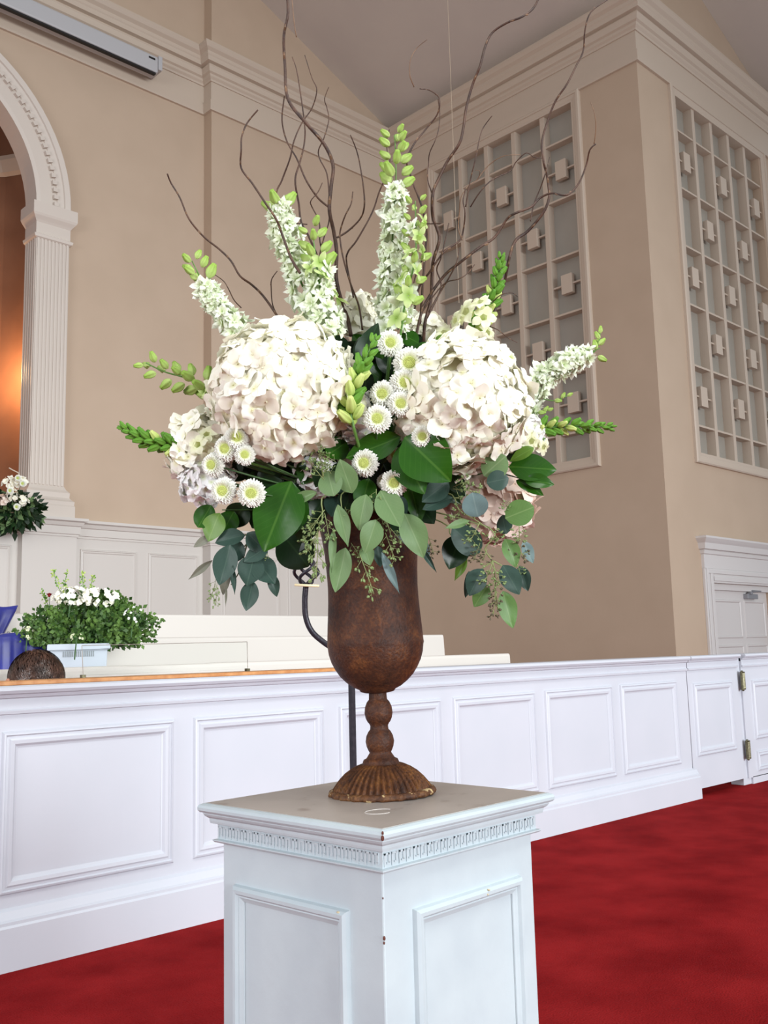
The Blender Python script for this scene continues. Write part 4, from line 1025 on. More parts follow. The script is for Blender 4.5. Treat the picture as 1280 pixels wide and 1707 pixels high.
sprig('round leaved silver dollar eucalyptus at the right of the bowl', [((740, 820, -.10), (765, 850, -.12), (790, 865, -.14), (812, 880, -.15)), ((790, 865, -.14), (800, 815, -.14)), ((765, 830, -.13), (756, 830, -.13))],
      [((806, 793, -.14), (843, 760, -.15), 40, 'sage', 'round'), ((811, 805, -.15), (848, 797, -.15), 30, 'dsage', 'round', 0), ((797, 862, -.16), (787, 822, -.17), 38, 'bsage', 'round'), ((842, 864, -.16), (890, 845, -.17), 38, 'gsage', 'round'),
       ((782, 868, -.15), (740, 882, -.16), 13, 'sage', 'lance'), ((748, 803, -.12), (704, 836, -.13), 32, 'dsage', 'oval'), ((754, 829, -.12), (704, 848, -.125), 24, 'dsage', 'oval'), ((844, 890, -.12), (836, 858, -.13), 26, 'dsage', 'round'), ((800, 922, -.1), (756, 880, -.12), 42, 'dsage', 'round')],
      [((755, 815, -.14), (800, 820, -.15), False, 1.1), ((755, 812, -.14), (782, 800, -.15), False, .9), ((778, 840, -.14), (752, 868, -.15), False, 1.0), ((850, 835, -.16), (838, 850, -.16), False, .6), ((800, 870, -.16), (783, 905, -.16), False, 1.1), ((815, 878, -.16), (832, 900, -.16), False, 1.0), ((865, 872, -.14), (866, 903, -.14), False, 1.0)])
sprig('long trailing seeded eucalyptus hanging lowest on the right', [((812, 878, -.12), (808, 915, -.13), (822, 940, -.12), (826, 985, -.12), (830, 1020, -.11)), ((822, 935, -.12), (800, 950, -.12)), ((822, 935, -.12), (840, 945, -.12))],
      [((872, 902, -.10), (887, 939, -.10), 20, 'bsage', 'oval'), ((838, 942, -.13), (866, 991, -.14), 32, 'dsage', 'oval'), ((866, 943, -.11), (880, 985, -.12), 22, 'dsage', 'oval'), ((805, 948, -.13), (781, 993, -.13), 32, 'dsage', 'oval'),
       ((782, 952, -.11), (777, 997, -.11), 14, 'dsage', 'oval'), ((813, 975, -.12), (790, 1012, -.12), 26, 'gsage', 'oval'), ((838, 985, -.13), (853, 1047, -.13), 30, 'gsage', 'oval'), ((842, 898, -.11), (862, 945, -.12), 28, 'gsage', 'oval')],
      [((812, 915, -.14), (805, 935, -.14), True, 1.0), ((822, 935, -.14), (808, 972, -.14), False, 1.1), ((822, 940, -.14), (834, 975, -.14), False, .9), ((824, 965, -.14), (826, 1005, -.14), True, .9), ((828, 985, -.14), (822, 1028, -.14), True, .8), ((840, 900, -.11), (878, 928, -.11), True, .9), ((862, 940, -.12), (868, 958, -.12), False, .8), ((800, 905, -.12), (790, 935, -.12), True, .8)])
sprig('dark eucalyptus leaves below the blush hydrangea', [((735, 870, -.06), (750, 890, -.08), (760, 900, -.08))],
      [((768, 892, -.08), (747, 949, -.09), 44, 'dsalal', 'oval'), ((778, 930, -.08), (757, 968, -.08), 15, 'lime', 'lance'), ((700, 910, -.10), (728, 955, -.10), 9, 'dsage', 'lance'), ((707, 900, -.07), (712, 935, -.08), 14, 'bsage', 'oval'),
       ((682, 800, -.08), (701, 872, -.10), 36, 'salal', 'oval'), ((650, 850, -.06), (690, 915, -.07), 30, 'dsalal', 'oval')],
      [((712, 890, -.1), (724, 925, -.1), True, .8)])
sprig('cluster of dark sage eucalyptus leaves hanging at lower left', [((480, 860, -.05), (440, 885, -.08), (412, 905, -.09), (398, 930, -.10)), ((412, 905, -.09), (400, 950, -.09), (385, 975, -.09)), ((430, 890, -.08), (420, 930, -.08), (420, 970, -.08)), ((420, 890, -.08), (380, 897, -.08))],
      [((384, 908, -.11), (367, 976, -.12), 38, 'dsage', 'oval'), ((408, 892, -.10), (357, 903, -.10), 28, 'dsage', 'oval'), ((402, 903, -.10), (384, 940, -.10), 28, 'dsage', 'oval'), ((412, 888, -.11), (446, 922, -.11), 30, 'dsage', 'oval'),
       ((446, 912, -.11), (406, 936, -.12), 24, 'dsage', 'oval'), ((424, 925, -.11), (411, 976, -.12), 40, 'dsage', 'oval'), ((424, 928, -.10), (458, 974, -.11), 38, 'dsage', 'oval'), ((421, 968, -.11), (411, 1018, -.11), 28, 'dsage', 'oval'),
       ((450, 955, -.10), (462, 995, -.10), 18, 'dsage', 'oval'), ((388, 942, -.12), (393, 991, -.12), 10, 'dsage', 'lance'), ((383, 950, -.10), (369, 992, -.10), 18, 'taupe', 'oval'), ((377, 975, -.1), (376, 1012, -.1), 4, 'taupe', 'lance'),
       ((353, 893, -.09), (322, 912, -.09), 13, 'taupe', 'oval'), ((354, 934, -.10), (313, 967, -.10), 11, 'taupe', 'lance')],
      [((360, 965, -.11), (352, 1000, -.11), False, .6), ((362, 970, -.11), (360, 1010, -.11), False, .5), ((440, 920, -.11), (445, 932, -.11), False, .4)])
sprig('glossy yellow green leaves under the far left mums', [((470, 850, -.03), (420, 850, -.06), (370, 850, -.08))],
      [((352, 842, -.08), (330, 880, -.09), 32, 'salal', 'round'), ((366, 855, -.09), (346, 902, -.10), 38, 'lime', 'oval'), ((390, 852, -.07), (368, 893, -.08), 34, 'salal', 'oval'), ((410, 840, -.06), (380, 880, -.06), 40, 'dsalal', 'oval'), ((450, 840, -.05), (420, 880, -.05), 50, 'dsalal', 'oval')], name='salal_sprig', sm='darkstem')
sprig('large glossy leaf hanging at lower left of the urn mouth', [((505, 800, -.06), (490, 806, -.10), (478, 812, -.12))], [((486, 802, -.12), (439, 918, -.15), 76, 'salal', 'oval', 0), ((470, 800, -.08), (430, 830, -.08), 40, 'dsalal', 'oval')], name='salal_sprig', sm='darkstem')
sprig('very large glossy green leaf under the right hydrangea', [((640, 770, -.08), (660, 745, -.12), (672, 735, -.14))], [((674, 728, -.16), (750, 800, -.19), 76, 'salal', 'oval', 1), ((664, 745, -.13), (706, 822, -.17), 52, 'salal', 'oval', 0)], name='salal_sprig', sm='darkstem')
sprig('glossy leaf arching left above the lowest mums', [((640, 760, -.07), (650, 745, -.1), (668, 734, -.12))], [((668, 728, -.13), (578, 764, -.12), 42, 'salal', 'oval', 2), ((690, 800, -.09), (640, 770, -.09), 40, 'dsalal', 'oval')], name='salal_sprig', sm='darkstem')
sprig('glossy green leaves at the right edge under the snapdragon', [((800, 790, -.0), (840, 780, -.04), (860, 775, -.06)), ((840, 790, -.04), (868, 798, -.06))],
      [((848, 778, -.08), (928, 782, -.09), 44, 'salal', 'oval', 0), ((890, 746, -.10), (850, 768, -.10), 18, 'lime', 'oval'), ((874, 800, -.09), (924, 806, -.10), 24, 'salal', 'oval'), ((860, 800, -.08), (906, 824, -.10), 20, 'salal', 'oval'), ((845, 765, -.06), (875, 745, -.07), 30, 'dsalal', 'oval')], name='salal_sprig', sm='darkstem')
sprig('glossy leaves between the top mum and the right hydrangea', [((680, 640, .02), (690, 600, .0), (700, 580, -.04))],
      [((725, 582, -.06), (682, 587, -.06), 26, 'salal', 'oval'), ((698, 572, -.03), (668, 556, -.02), 26, 'salal', 'oval'), ((722, 574, -.04), (752, 560, -.05), 18, 'lime', 'oval'), ((700, 600, -.0), (660, 620, -.0), 40, 'dsalal', 'oval')], name='salal_sprig', sm='darkstem')
LM[('oval', 'serr', 0)] = leaf_mesh('lance', M['dsalal'], .1, .2, 3, True)
sprig('dark serrated leaf behind the centre snapdragon buds', [((610, 650, -.02), (605, 615, -.06))], [((600, 620, -.09), (628, 535, -.08), 34, 'dsalal', 'oval', 1), ((345, 490, .05), (352, 462, .04), 14, 'salal', 'oval')][:1], name='salal_sprig', sm='darkstem')
sprig('small green leaf beside the leaning larkspur tip', [((390, 560, .03), (366, 500, .03))], [((370, 498, .02), (345, 462, .02), 14, 'salal', 'oval')], name='salal_sprig', sm='darkstem')
sprig('big dark leaves beside the iron finial', [((530, 850, .0), (500, 880, -.02))], [((470, 890, -.04), (514, 944, -.05), 62, 'dsalal', 'round', 0), ((500, 870, -.03), (475, 925, -.04), 60, 'dsalal', 'oval'), ((520, 850, -.05), (500, 905, -.06), 44, 'dsalal', 'oval')], name='salal_sprig', sm='darkstem')

# filler greenery packed round the mouth
fg = empty('filler_greenery', CENTRE, label='dark green filler leaves packed between the blooms over the urn mouth', cat='foliage')
fr = random.Random(5)
for i in range(150):
    a = fr.uniform(0, 2*PI); ph = fr.uniform(-.5, 1.0); k = fr.uniform(.35, 1.0)
    dx, dy, dz = math.cos(a)*math.cos(ph), math.sin(ph), math.sin(a)*math.cos(ph)
    bx_, by_, bz_ = 612+150*dx*k, 800-125*dy*k-12, .02+.13*dz*k
    if by_ > 905: by_ = 905
    ln = fr.uniform(40, 64); an = math.atan2(-dy+.5, dx)+fr.uniform(-.6, .6)
    if bx_+ln*math.cos(an) > 760 and by_ > 850: continue
    leaf(fg, (bx_, by_, bz_), (bx_+ln*math.cos(an), by_+ln*math.sin(an), bz_+dz*.03), fr.uniform(28, 42), fr.choice(['dsalal', 'dsalal', 'dsalal', 'salal', 'dsage']), 'oval')
for (cx_, cy_, rx_, ry_, dz0, cnt) in ((622, 640, 42, 85, .06, 46), (425, 775, 60, 26, .03, 26), (700, 640, 30, 60, .07, 14), (560, 600, 30, 40, .06, 12)):
    for i in range(cnt):
        a = fr.uniform(0, 2*PI); k = fr.uniform(0, 1)**.5; x, y = cx_+rx_*k*math.cos(a), cy_+ry_*k*math.sin(a); z = dz0+fr.uniform(-.03, .05)
        an = fr.uniform(-2.6, -.5); ln = fr.uniform(34, 52)
        leaf(fg, (x, y+15, z), (x+ln*math.cos(an), y+15+ln*math.sin(an), z+fr.uniform(-.02, .02)), fr.uniform(26, 36), fr.choice(['dsalal', 'dsalal', 'dsalal', 'salal']), 'oval')
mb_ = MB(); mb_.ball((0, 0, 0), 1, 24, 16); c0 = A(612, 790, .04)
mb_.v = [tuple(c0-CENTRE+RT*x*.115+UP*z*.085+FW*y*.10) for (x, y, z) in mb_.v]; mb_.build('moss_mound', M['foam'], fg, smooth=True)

# ================================================================== CURLY WILLOW
def willow(line, label, r0=2.2, r1=.8, d=(0, 0), mk='twig', seed=0, buds=True):
    rr = random.Random(seed+len(line)); n_ = len(line)
    pts = smooth_line([A(x, y, d[0]+(d[1]-d[0])*i/(n_-1)+.012*math.sin(i*1.7+seed)) for i, (x, y) in enumerate(line)], 5)
    root = empty('willow_branch', pts[0], label=label, cat='branch'); m_ = len(pts)
    rad = [1.2*(r0+(r1-r0)*i/(m_-1))/PX for i in range(m_)]
    MB().tube([p-root.location for p in pts], rad, 6).build('branch', M[mk], root, smooth=True)
    if buds:
        b = MB()
        for i in range(6, m_-1, 5):
            tg = (pts[i+1]-pts[i]).normalized(); q = tg.orthogonal().normalized()*rr.choice((-1, 1)); o = pts[i]-root.location
            b.tube([o, o+q*rad[i]*1.3+tg*rad[i]*2.5, o+q*rad[i]*1.2+tg*rad[i]*4.5], [rad[i]*.8, rad[i]*.75, rad[i]*.15], 5)
        b.build('leaf_buds', M['twig2'], root)['kind'] = 'stuff'
    return root
WL = [
 ([(585, 560), (577, 520), (567, 495), (560, 460), (561, 420), (556, 385), (549, 350), (552, 310), (555, 275), (540, 240), (510, 205), (480, 165), (475, 110), (473, 60), (480, 20), (476, -40)], 'thickest curly willow branch, rising left of centre out of the top', 3.2, 2.0, (.05, .05), 'twig'),
 ([(549, 346), (530, 330), (510, 300), (495, 265), (478, 235), (470, 200), (474, 160)], 'willow side branch curving left off the thickest one', 1.6, .9, (.05, .07), 'twig'),
 ([(560, 540), (535, 445), (515, 395), (502, 370), (498, 340), (492, 300), (500, 270), (507, 240), (508, 210), (500, 150), (494, 115), (487, 95)], 'thin willow stem just left of the thickest, ending over the cornice', 2.0, .7, (.07, .1), 'twig'),
 ([(500, 470), (478, 390), (460, 330), (470, 300), (483, 265), (490, 235), (503, 205), (520, 180), (528, 150), (520, 130), (508, 92)], 'willow twig crossing behind the left larkspur buds to the gable', 1.5, .6, (.1, .1), 'twig'),
 ([(549, 330), (545, 290), (533, 265), (531, 250), (540, 230), (548, 200), (545, 180), (541, 165), (548, 145)], 'fine willow twig arching between the two frieze branches', 1.2, .6, (.09, .1), 'twig'),
 ([(562, 396), (580, 385), (600, 365), (607, 345), (606, 315), (600, 275), (594, 250), (584, 225)], 'willow twig branching right toward the tall larkspur', 1.5, .8, (.04, .02), 'twig'),
 ([(604, 550), (598, 510), (585, 475), (572, 430), (567, 400), (567, 385), (575, 360), (585, 340), (588, 320)], 'willow stem in front of the cream hydrangea at top centre', 1.6, .9, (.02, .03), 'twig'),
 ([(590, 500), (578, 440), (580, 420), (595, 400), (620, 355), (632, 320), (645, 290), (650, 268), (645, 250), (645, 230), (649, 216)], 'willow twig passing behind the tallest larkspur', 1.4, .8, (.06, .07), 'twig'),
 ([(548, 470), (537, 420), (533, 400), (532, 370), (520, 345), (518, 335), (530, 320), (537, 305)], 'short wavy willow twig above the left larkspur buds', 1.2, .7, (.06, .05), 'twig'),
 ([(530, 440), (536, 410), (542, 390), (548, 370), (549, 345)], 'short thin willow twig touching the thickest branch', 1.2, .9, (.06, .05), 'twig'),
 ([(480, 560), (466, 533), (440, 495), (420, 475), (400, 460), (385, 435), (365, 415), (340, 395), (315, 365), (300, 330), (285, 305), (279, 290)], 'lone willow branch reaching farthest left', 2.0, 1.0, (.05, .0), 'twig'),
 ([(500, 455), (485, 430), (470, 390), (460, 365), (440, 335), (420, 305), (402, 280), (402, 250), (403, 228), (412, 205), (430, 183)], 'willow branch in front of the left larkspur, tip bent right', 2.0, 1.0, (-.08, -.06), 'twig'),
 ([(470, 540), (455, 510), (452, 480), (453, 465), (462, 452)], 'small hooked willow twig left of the left larkspur', 1.0, .7, (.04, .04), 'twig'),
 ([(402, 513), (390, 500), (380, 480), (372, 468), (355, 456)], 'tiny curved twig above the leaning larkspur', .9, .5, (.03, .03), 'twig'),
 ([(512, 374), (490, 371), (478, 362)], 'tiny horizontal twig beside the two green buds', .9, .6, (.04, .04), 'twig'),
 ([(705, 590), (708, 540), (718, 500), (720, 460), (722, 435), (732, 400), (728, 380), (722, 365), (720, 345), (722, 320), (730, 300), (745, 270), (765, 240), (772, 215), (777, 180), (788, 140), (800, 110), (808, 80), (820, 55), (845, 38), (870, 28), (890, 12), (905, -20)], 'long willow branch rising right of centre and leaving at the top', 2.7, 1.4, (.04, .06), 'twig'),
 ([(688, 590), (700, 530), (712, 500), (740, 460), (770, 435), (800, 412), (825, 395), (845, 365), (860, 355), (885, 345), (900, 330), (920, 322), (945, 325), (965, 305), (977, 275), (983, 250), (993, 240)], 'willow branch sweeping right across the window to the casing', 2.4, 1.0, (.02, .0), 'twig'),
 ([(800, 585), (820, 530), (838, 480), (845, 450), (850, 425), (860, 400), (880, 385), (905, 355), (915, 330), (914, 310), (911, 290), (906, 270), (903, 240), (910, 210), (925, 170), (945, 140), (960, 110), (972, 85), (975, 50), (985, 20), (1012, 0)], 'willow branch rising farthest right up to the cornice corner', 2.6, .9, (.06, .05), 'twig'),
 ([(884, 368), (890, 340), (900, 315), (908, 292), (912, 278), (916, 262)], 'short willow twig beside the far right branch', 1.1, .6, (.06, .05), 'twig'),
 ([(690, 520), (698, 480), (715, 455), (740, 420), (765, 402), (772, 385), (775, 355), (772, 335), (776, 315)], 'willow branch curving up in front of the window left side', 1.8, .9, (.05, .05), 'twig'),
 ([(776, 345), (784, 300), (793, 262), (800, 228), (806, 212), (820, 193)], 'thin willow twig with small buds rising over the frieze', 1.2, .6, (.05, .06), 'twig'),
 ([(784, 345), (800, 320), (820, 300), (850, 285), (860, 270), (877, 255), (890, 262), (905, 264)], 'arching twig crossing the upper window panes', 1.1, .5, (.08, .09), 'twig'),
 ([(700, 540), (705, 470), (709, 420), (711, 390), (707, 360), (700, 335), (690, 310), (683, 288), (678, 268), (690, 240), (710, 215), (728, 192), (733, 172), (730, 160), (715, 150), (700, 148)], 'willow branch right of the tallest larkspur with hooked tip', 2.0, .9, (.05, .06), 'twig'),
 ([(720, 322), (713, 300), (714, 275), (716, 255), (725, 235), (731, 215), (733, 190), (730, 165)], 'fine twig parallel to the hooked branch', 1.0, .6, (.06, .06), 'twig'),
 ([(712, 530), (735, 480), (728, 450), (735, 430), (742, 400), (748, 372)], 'thin twig rising between the two right branches', 1.3, .7, (.04, .05), 'twig'),
 ([(715, 520), (735, 485), (750, 460), (762, 435), (764, 415)], 'dark twig crossing low in front of the window', 1.4, .8, (.0, .0), 'twig'),
 ([(700, 525), (738, 475), (765, 465), (780, 455), (791, 441)], 'low twig reaching right toward a lattice block', 1.1, .6, (.0, .0), 'twig'),
 ([(820, 505), (830, 495), (842, 489), (855, 489), (863, 495)], 'small curled twig beside the upright snapdragon', .9, .5, (.0, .0), 'twig'),
 ([(812, 543), (830, 550), (845, 562), (862, 571)], 'fine twig drooping right above the right hydrangea', .9, .5, (.0, .0), 'twig'),
 ([(735, 372), (722, 373), (711, 373)], 'tiny link twig between two right branches', .9, .7, (.04, .05), 'twig'),
 ([(706, 430), (698, 445), (690, 470), (688, 500)], 'short twig behind the green tinged larkspur', 1.1, .8, (.06, .06), 'twig'),
 ([(770, 400), (764, 380), (766, 350), (768, 330), (780, 310), (795, 300), (800, 286), (792, 284)], 'pale curling twig in front of the window top', 1.0, .4, (.08, .09), 'twig2'),
 ([(795, 300), (815, 275), (840, 260), (868, 258)], 'pale arched twig over the window top panes', .8, .4, (.1, .1), 'twig2'),
 ([(990, 240), (993, 215), (991, 190), (984, 170)], 'faint thin twig at the far right tip', .8, .4, (.0, .0), 'twig2'),
 ([(690, 145), (683, 125), (684, 100), (695, 80), (712, 66)], 'faint fine twig tip against the grey ceiling', .8, .4, (.06, .06), 'twig2'),
 ([(494, 62), (490, 35), (486, -10)], 'fine twig tip leaving the top beside the thickest branch', .9, .6, (.08, .08), 'twig2'),
]
for i, (ln, lb, a_, b_, d_, mk) in enumerate(WL): willow(ln, lb, a_, b_, d_, mk, i)

# ================================================================== IRON STAND BEHIND
DS = 2.7; base_ = at(589, 1288, DS)
cs = empty('candle_stand', (base_.x, base_.y, 0), label='black wrought iron stand with basket twist finial behind the urn', cat='stand')
cl_ = lambda o: loc(o, cs)
top_ = Vector((base_.x, base_.y, at(582, 1110, DS).z))
b = MB(); s_ = .0085
b.tube([(base_.x, base_.y, .02), tuple(top_)], s_*1.15, 4); cl_(b.build('pole', M['iron'], cs))
arm = smooth_line([top_, at(562, 1086, DS), at(540, 1071, DS), at(520, 1053, DS), at(510, 1030, DS), at(508, 1005, DS), at(509, 985, DS), at(510, 976, DS)], 5)
cl_(MB().tube(arm, s_*1.0, 8).build('arm', M['iron'], cs, smooth=True))
fin0, fin1 = at(510, 978, DS), at(511, 928, DS); ax = (fin1-fin0)
for k in range(4):
    pts = []
    for i in range(13):
        t = i/12; r = .034*math.sin(PI*t)**.8; a = k*PI/2+t*PI*1.1; pts.append(fin0+ax*t+RT*r*math.cos(a)+Vector((FW.x, FW.y, 0))*r*math.sin(a))
    cl_(MB().tube(pts, .0048, 7).build('twist_bar', M['iron'], cs, smooth=True))
cl_(MB().tube([fin1, fin1+Vector((0, 0, .05))], .009, 8).ball(fin1+Vector((0, 0, .06)), .016).build('finial', M['iron'], cs, smooth=True))
cl_(MB().tube([at(491, 975, DS-.02), at(532, 977, DS-.02)], .0038, 8).build('cream_peg', M['wax'], cs, smooth=True))
for k in range(3):
    a = k*2*PI/3+.4; e = Vector((math.cos(a), math.sin(a), 0)); p0 = Vector((base_.x, base_.y, 0))
    cl_(MB().tube(smooth_line([p0+Vector((0, 0, .16)), p0+e*.06+Vector((0, 0, .12)), p0+e*.12+Vector((0, 0, .03)), p0+e*.15+Vector((0, 0, .012))], 5), .009, 7).build('foot', M['iron'], cs, smooth=True))

# ================================================================== FLOWERS IN A CRATE ON THE PEW
cc = Vector((2.52, 5.07, .57)); cr = empty('plastic_crate', cc, R(-28), label='pale grey plastic crate holding greenery on the second pew seat', cat='crate')
cw_, cd_, cz0, cz1 = .145, .11, 0, .505
def tub(h0, h1, d0, d1, z0, z1, nm, th=.006):
    b = MB(); vs = []
    for (w_, q, z) in ((h0, d0, z0), (h1, d1, z1), (h1-th, d1-th, z1), (h0-th, d0-th, z0+th)): vs += [(-w_, -q, z), (w_, -q, z), (w_, q, z), (-w_, q, z)]
    b.add(vs, [(j*4+k, j*4+(k+1) % 4, j*4+4+(k+1) % 4, j*4+4+k) for j in range(3) for k in range(4)]+[(3, 2, 1, 0), (12, 13, 14, 15)]); return b.build(nm, M['crate'], cr, bevel=.003)
tubo = tub(.130, .150, .095, .115, 0, .49, 'tub')
sqr = MB().ring((-.16, -.125, .47), (1, 0, 0), (0, 1, 0), .32, .25, [(0, 0), (-.004, .005), (-.004, .03), (.0, .035), (.012, .035), (.012, 0)]).build('rim', M['crate'], cr)
for k in range(17):
    MB().box((-.083+k*.0098, -.1155, .435), (-.0785+k*.0098, -.1115, .465)).build('vent_slot', M['slot'], tubo)
MB().box((-.152, -.03, .425), (-.146, .03, .455)).build('hand_hole', M['black'], tubo)
# greenery bundle
gb = empty('greenery_bundle', cc+Vector((0, 0, .45)), label='bushy bundle of small leaved greenery spilling out of the crate', cat='foliage')
rr = random.Random(11); b = MB(); bs = MB()
DG = (Vector((2.55, 5.07, 1.2))-EYE).dot(FW); PG = FPX/DG
gc = at(152, 1036, DG)
def gpt(dx, dy, dz):
    return gc+RT*dx*.37+Vector((0, 0, 1))*(dy*.155-.06*dx*dx)+FW*dz*.17
root0 = Vector((2.53, 5.07, 1.0))
for i in range(230):
    a = rr.uniform(0, 2*PI); z = rr.uniform(-1, 1); q = math.sqrt(1-z*z); dx, dy, dz = q*math.cos(a), z, q*math.sin(a)
    p = gpt(dx*rr.uniform(.75, 1.12), dy*rr.uniform(.75, 1.12), dz*rr.uniform(.6, 1))
    if p.z < 1.07 and abs(dx) < .5: p.z = 1.07+rr.uniform(0, .05)
    mid = root0.lerp(p, .55)+Vector((0, 0, .035)); pts = smooth_line([root0, mid, p], 3)
    bs.tube([v-gb.location for v in pts], .0016, 4)
    for k in range(24):
        t = rr.uniform(.45, 1.05)*6; j = min(5, int(t)); v = pts[j].lerp(pts[j+1], t-j)-gb.location
        dv = (Vector((rr.gauss(0, 1), rr.gauss(0, 1), rr.gauss(0, 1)))+(p-root0).normalized()*.8).normalized(); u_ = (dv.cross(FW)+Vector((.01, 0, 0))).normalized(); s = rr.uniform(.012, .024); v = v+dv*.008+Vector((rr.gauss(0, .012), rr.gauss(0, .012), rr.gauss(0, .012)))
        b.add([v, v+dv*s*.7+u_*s*.5, v+dv*s*1.5, v+dv*s*.7-u_*s*.5], [(0, 1, 2, 3)])
o = b.build('leaves', M['fol'], gb); o['kind'] = 'stuff'
o = bs.build('stems', M['darkstem'], gb); o['kind'] = 'stuff'
def small_head(px, py, dep, rpx, n_, label, meshes, sz, fl_=.45, seed=1, tall=None):
    rr = random.Random(seed); c = at(px, py, dep); root = empty('hydrangea', c, label=label, cat='flower'); pg = FPX/dep
    for i in range(n_):
        a = rr.uniform(0, 2*PI); z = rr.uniform(-1, 1); q = math.sqrt(1-z*z); d = RT*q*math.cos(a)+UP*z*fl_+FW*q*math.sin(a)*.8
        nrm = (d-FW*.5+UP*.5).normalized(); s = sz*rr.uniform(.8, 1.2)
        inst('floret', rr.choice(meshes), root, basis(c+d*rpx/pg, nrm.orthogonal(), nrm, s, s, s))
    MB().tube([(0, 0, 0), (0, .02, -.12)], .004, 5).build('stem', M['darkstem'], root)
    return root
small_head(118, 992, DG-.09, 30, 46, 'left creamy hydrangea head lying on the crate greenery', FL, .017, .45, 1)
small_head(164, 995, DG-.05, 32, 46, 'right creamy hydrangea head lying on the crate greenery', FL, .017, .4, 2)
small_head(222, 1025, DG-.12, 15, 16, 'small white flower cluster at the right side of the crate greenery', FLW, .009, .9, 3)
small_head(46, 1055, DG-.08, 9, 8, 'pale green bloom at the left side of the crate greenery', BELL, .014, .9, 4)
small_head(128, 1062, DG-.22, 10, 8, 'pale green florets just over the crate rim', BELL, .010, .5, 5)
def upright(line, label, seed):
    rr = random.Random(seed); pts = smooth_line([at(x, y, DG) for x, y in line], 4); root = empty('stock_stem', pts[0], label=label, cat='flower')
    MB().tube([p-root.location for p in pts], .002, 5).build('stem', M['stem'], root)
    for i in range(26):
        p, tg = spike_frame(pts, rr.uniform(.2, 1)); dv = Vector((rr.gauss(0, 1), rr.gauss(0, 1), rr.gauss(0, 1)+.5)).normalized(); s = rr.uniform(.008, .013)
        inst('bud', rr.choice([SBUD, BUD, SBUDP]), root, basis(p+dv*.008, dv.orthogonal(), dv, s, s, s*1.2))
upright([(110, 1000), (95, 975), (90, 950)], 'leftmost upright pale green stem over the crate', 1)
upright([(112, 1000), (108, 975), (112, 955)], 'second upright pale green stem over the crate', 2)
upright([(138, 990), (138, 970), (136, 955)], 'third upright pale green stem over the crate', 3)
upright([(155, 990), (152, 975), (155, 962)], 'fourth upright pale green stem over the crate', 4)
upright([(85, 1015), (75, 1000), (70, 985)], 'thin green shoot beside the red rose', 5)
rc = at(82, 993, DG-.05); ro = empty('rose', rc, label='small dark red rosebud left of the creamy hydrangeas in the crate', cat='flower')
b = MB()
for q in range(9): petal(b, q*2.4, .016-.0008*q, .02, .016, -.004, .001, 4, 3, r0=.002, seed=q)
b.ball((0, 0, .004), .009, 10, 8, (1, 1, 1.3)); b.build('petals', M['red'], ro, smooth=True)
MB().tube([(0, 0, 0), (.01, .01, -.1)], .002, 5).build('stem', M['darkstem'], ro)

# ================================================================== ARRANGEMENT ON THE NICHE LEDGE
DN = 13.0*0; NC = Vector((5.3, 12.72, 3.1)); DN = (NC-EYE).dot(FW)-.25; PN = FPX/DN
vb = empty('ledge_arrangement', (5.2, 12.80, 2.96), label='dark leafy flower arrangement on the wainscot ledge at the left edge', cat='flower arrangement')
loc(MB().lathe([(.10, 0), (.14, .05), (.17, .16), (.16, .17)], 20).build('bowl', M['foam'], vb, smooth=True), vb)
bo_ = [o for o in vb.children if o.name.startswith('bowl')][0]; bo_.matrix_local = Matrix.Identity(4)
rr = random.Random(21); b = MB(); b2 = MB(); c = at(18, 852, DN)
for i in range(420):
    a = rr.uniform(0, 2*PI); z = rr.uniform(-1, 1); q = math.sqrt(1-z*z); k = rr.uniform(.5, 1)
    p = c+(RT*q*math.cos(a)*.46+UP*z*.26+FW*q*math.sin(a)*.12)*k-vb.location
    dv = (RT*q*math.cos(a)+UP*(z*.7-.3)+FW*q*math.sin(a)*.6+Vector((rr.gauss(0, .4), rr.gauss(0, .4), rr.gauss(0, .4)))).normalized(); u_ = (dv.cross(FW)+Vector((0, 0, .01))).normalized(); s = rr.uniform(.05, .085)
    (b if rr.random() < .75 else b2).add([p, p+dv*s*.8+u_*s*.5, p+dv*s*1.9, p+dv*s*.8-u_*s*.5], [(0, 1, 2, 3)])
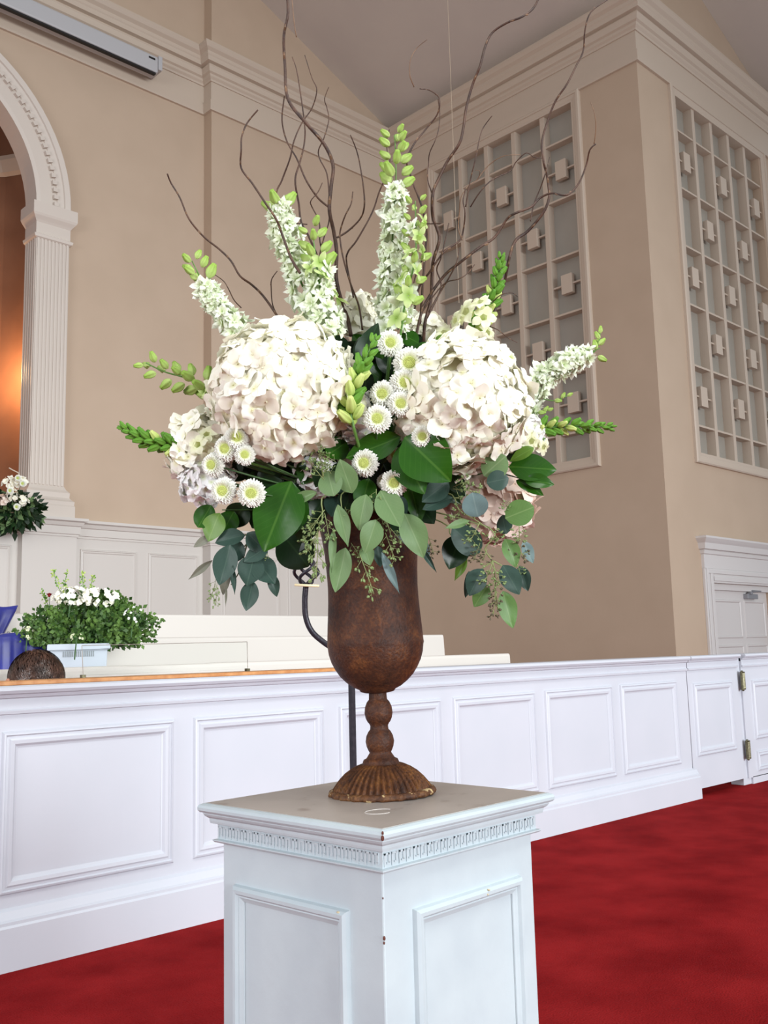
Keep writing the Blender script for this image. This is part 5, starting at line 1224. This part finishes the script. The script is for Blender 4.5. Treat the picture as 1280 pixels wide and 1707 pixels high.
o = b.build('dark_leaves', M['dsalal'], vb); o['kind'] = 'stuff'
o = b2.build('sage_leaves', M['sage'], vb); o['kind'] = 'stuff'
def nb_(px, py, r, n_, label, meshes, sz, seed):
    return small_head(px, py, DN-.16, r, n_, label, meshes, sz, .9, seed)
nb_(14, 803, 9, 14, 'upper left creamy bloom of the ledge arrangement', FL, .045, 1)
nb_(34, 803, 9, 14, 'upper right creamy bloom of the ledge arrangement', FL, .045, 2)
nb_(22, 824, 9, 14, 'middle pale green bloom of the ledge arrangement', FL, .045, 3)
nb_(37, 833, 8, 12, 'lower right pale green bloom of the ledge arrangement', FL, .045, 4)
nb_(3, 832, 8, 12, 'blush rose at the picture edge in the ledge arrangement', FLP, .05, 5)
for i, (x, y, lb) in enumerate(((30, 797, 'top small white mum of the ledge arrangement'), (38, 806, 'right small white mum of the ledge arrangement'), (17, 818, 'left small white mum of the ledge arrangement'), (28, 845, 'lowest small white mum of the ledge arrangement'))):
    c = at(x, y, DN-.28); root = empty('button_mum', c, label=lb, cat='flower')
    for me_ in MUM[i % 3][:2]: inst(me_.name.split('.')[0], me_, root, basis(c, UP, -FW, .045, .045, .045))
tw = MB().tube([q-vb.location for q in smooth_line([at(28, 800, DN-.1), at(32, 790, DN-.1), at(22, 784, DN-.1), at(15, 780, DN-.1)], 4)], .008, 5).build('pale_twig', M['trim'], vb)
# shield fern cluster low right of it
print('objects', len(bpy.data.objects), 'tris', sum(len(o.data.polygons) for o in bpy.data.objects if o.type == 'MESH'))
GR = {'willow_branch': 'curly willow branches', 'button_mum': 'button mums', 'larkspur': 'larkspur spikes', 'snapdragon': 'snapdragon spikes', 'hydrangea': 'hydrangea and stock heads', 'eucalyptus_sprig': 'eucalyptus sprigs',
      'salal_sprig': 'glossy leaf sprigs', 'bud_shoot': 'larkspur side shoots', 'pew': 'choir pews', 'choir_robe': 'blue robes on the pews', 'stock_stem': 'upright stems in the crate'}
for o in bpy.data.objects:
    if o.parent is None and o.name.split('.')[0] in GR: o['group'] = GR[o.name.split('.')[0]]
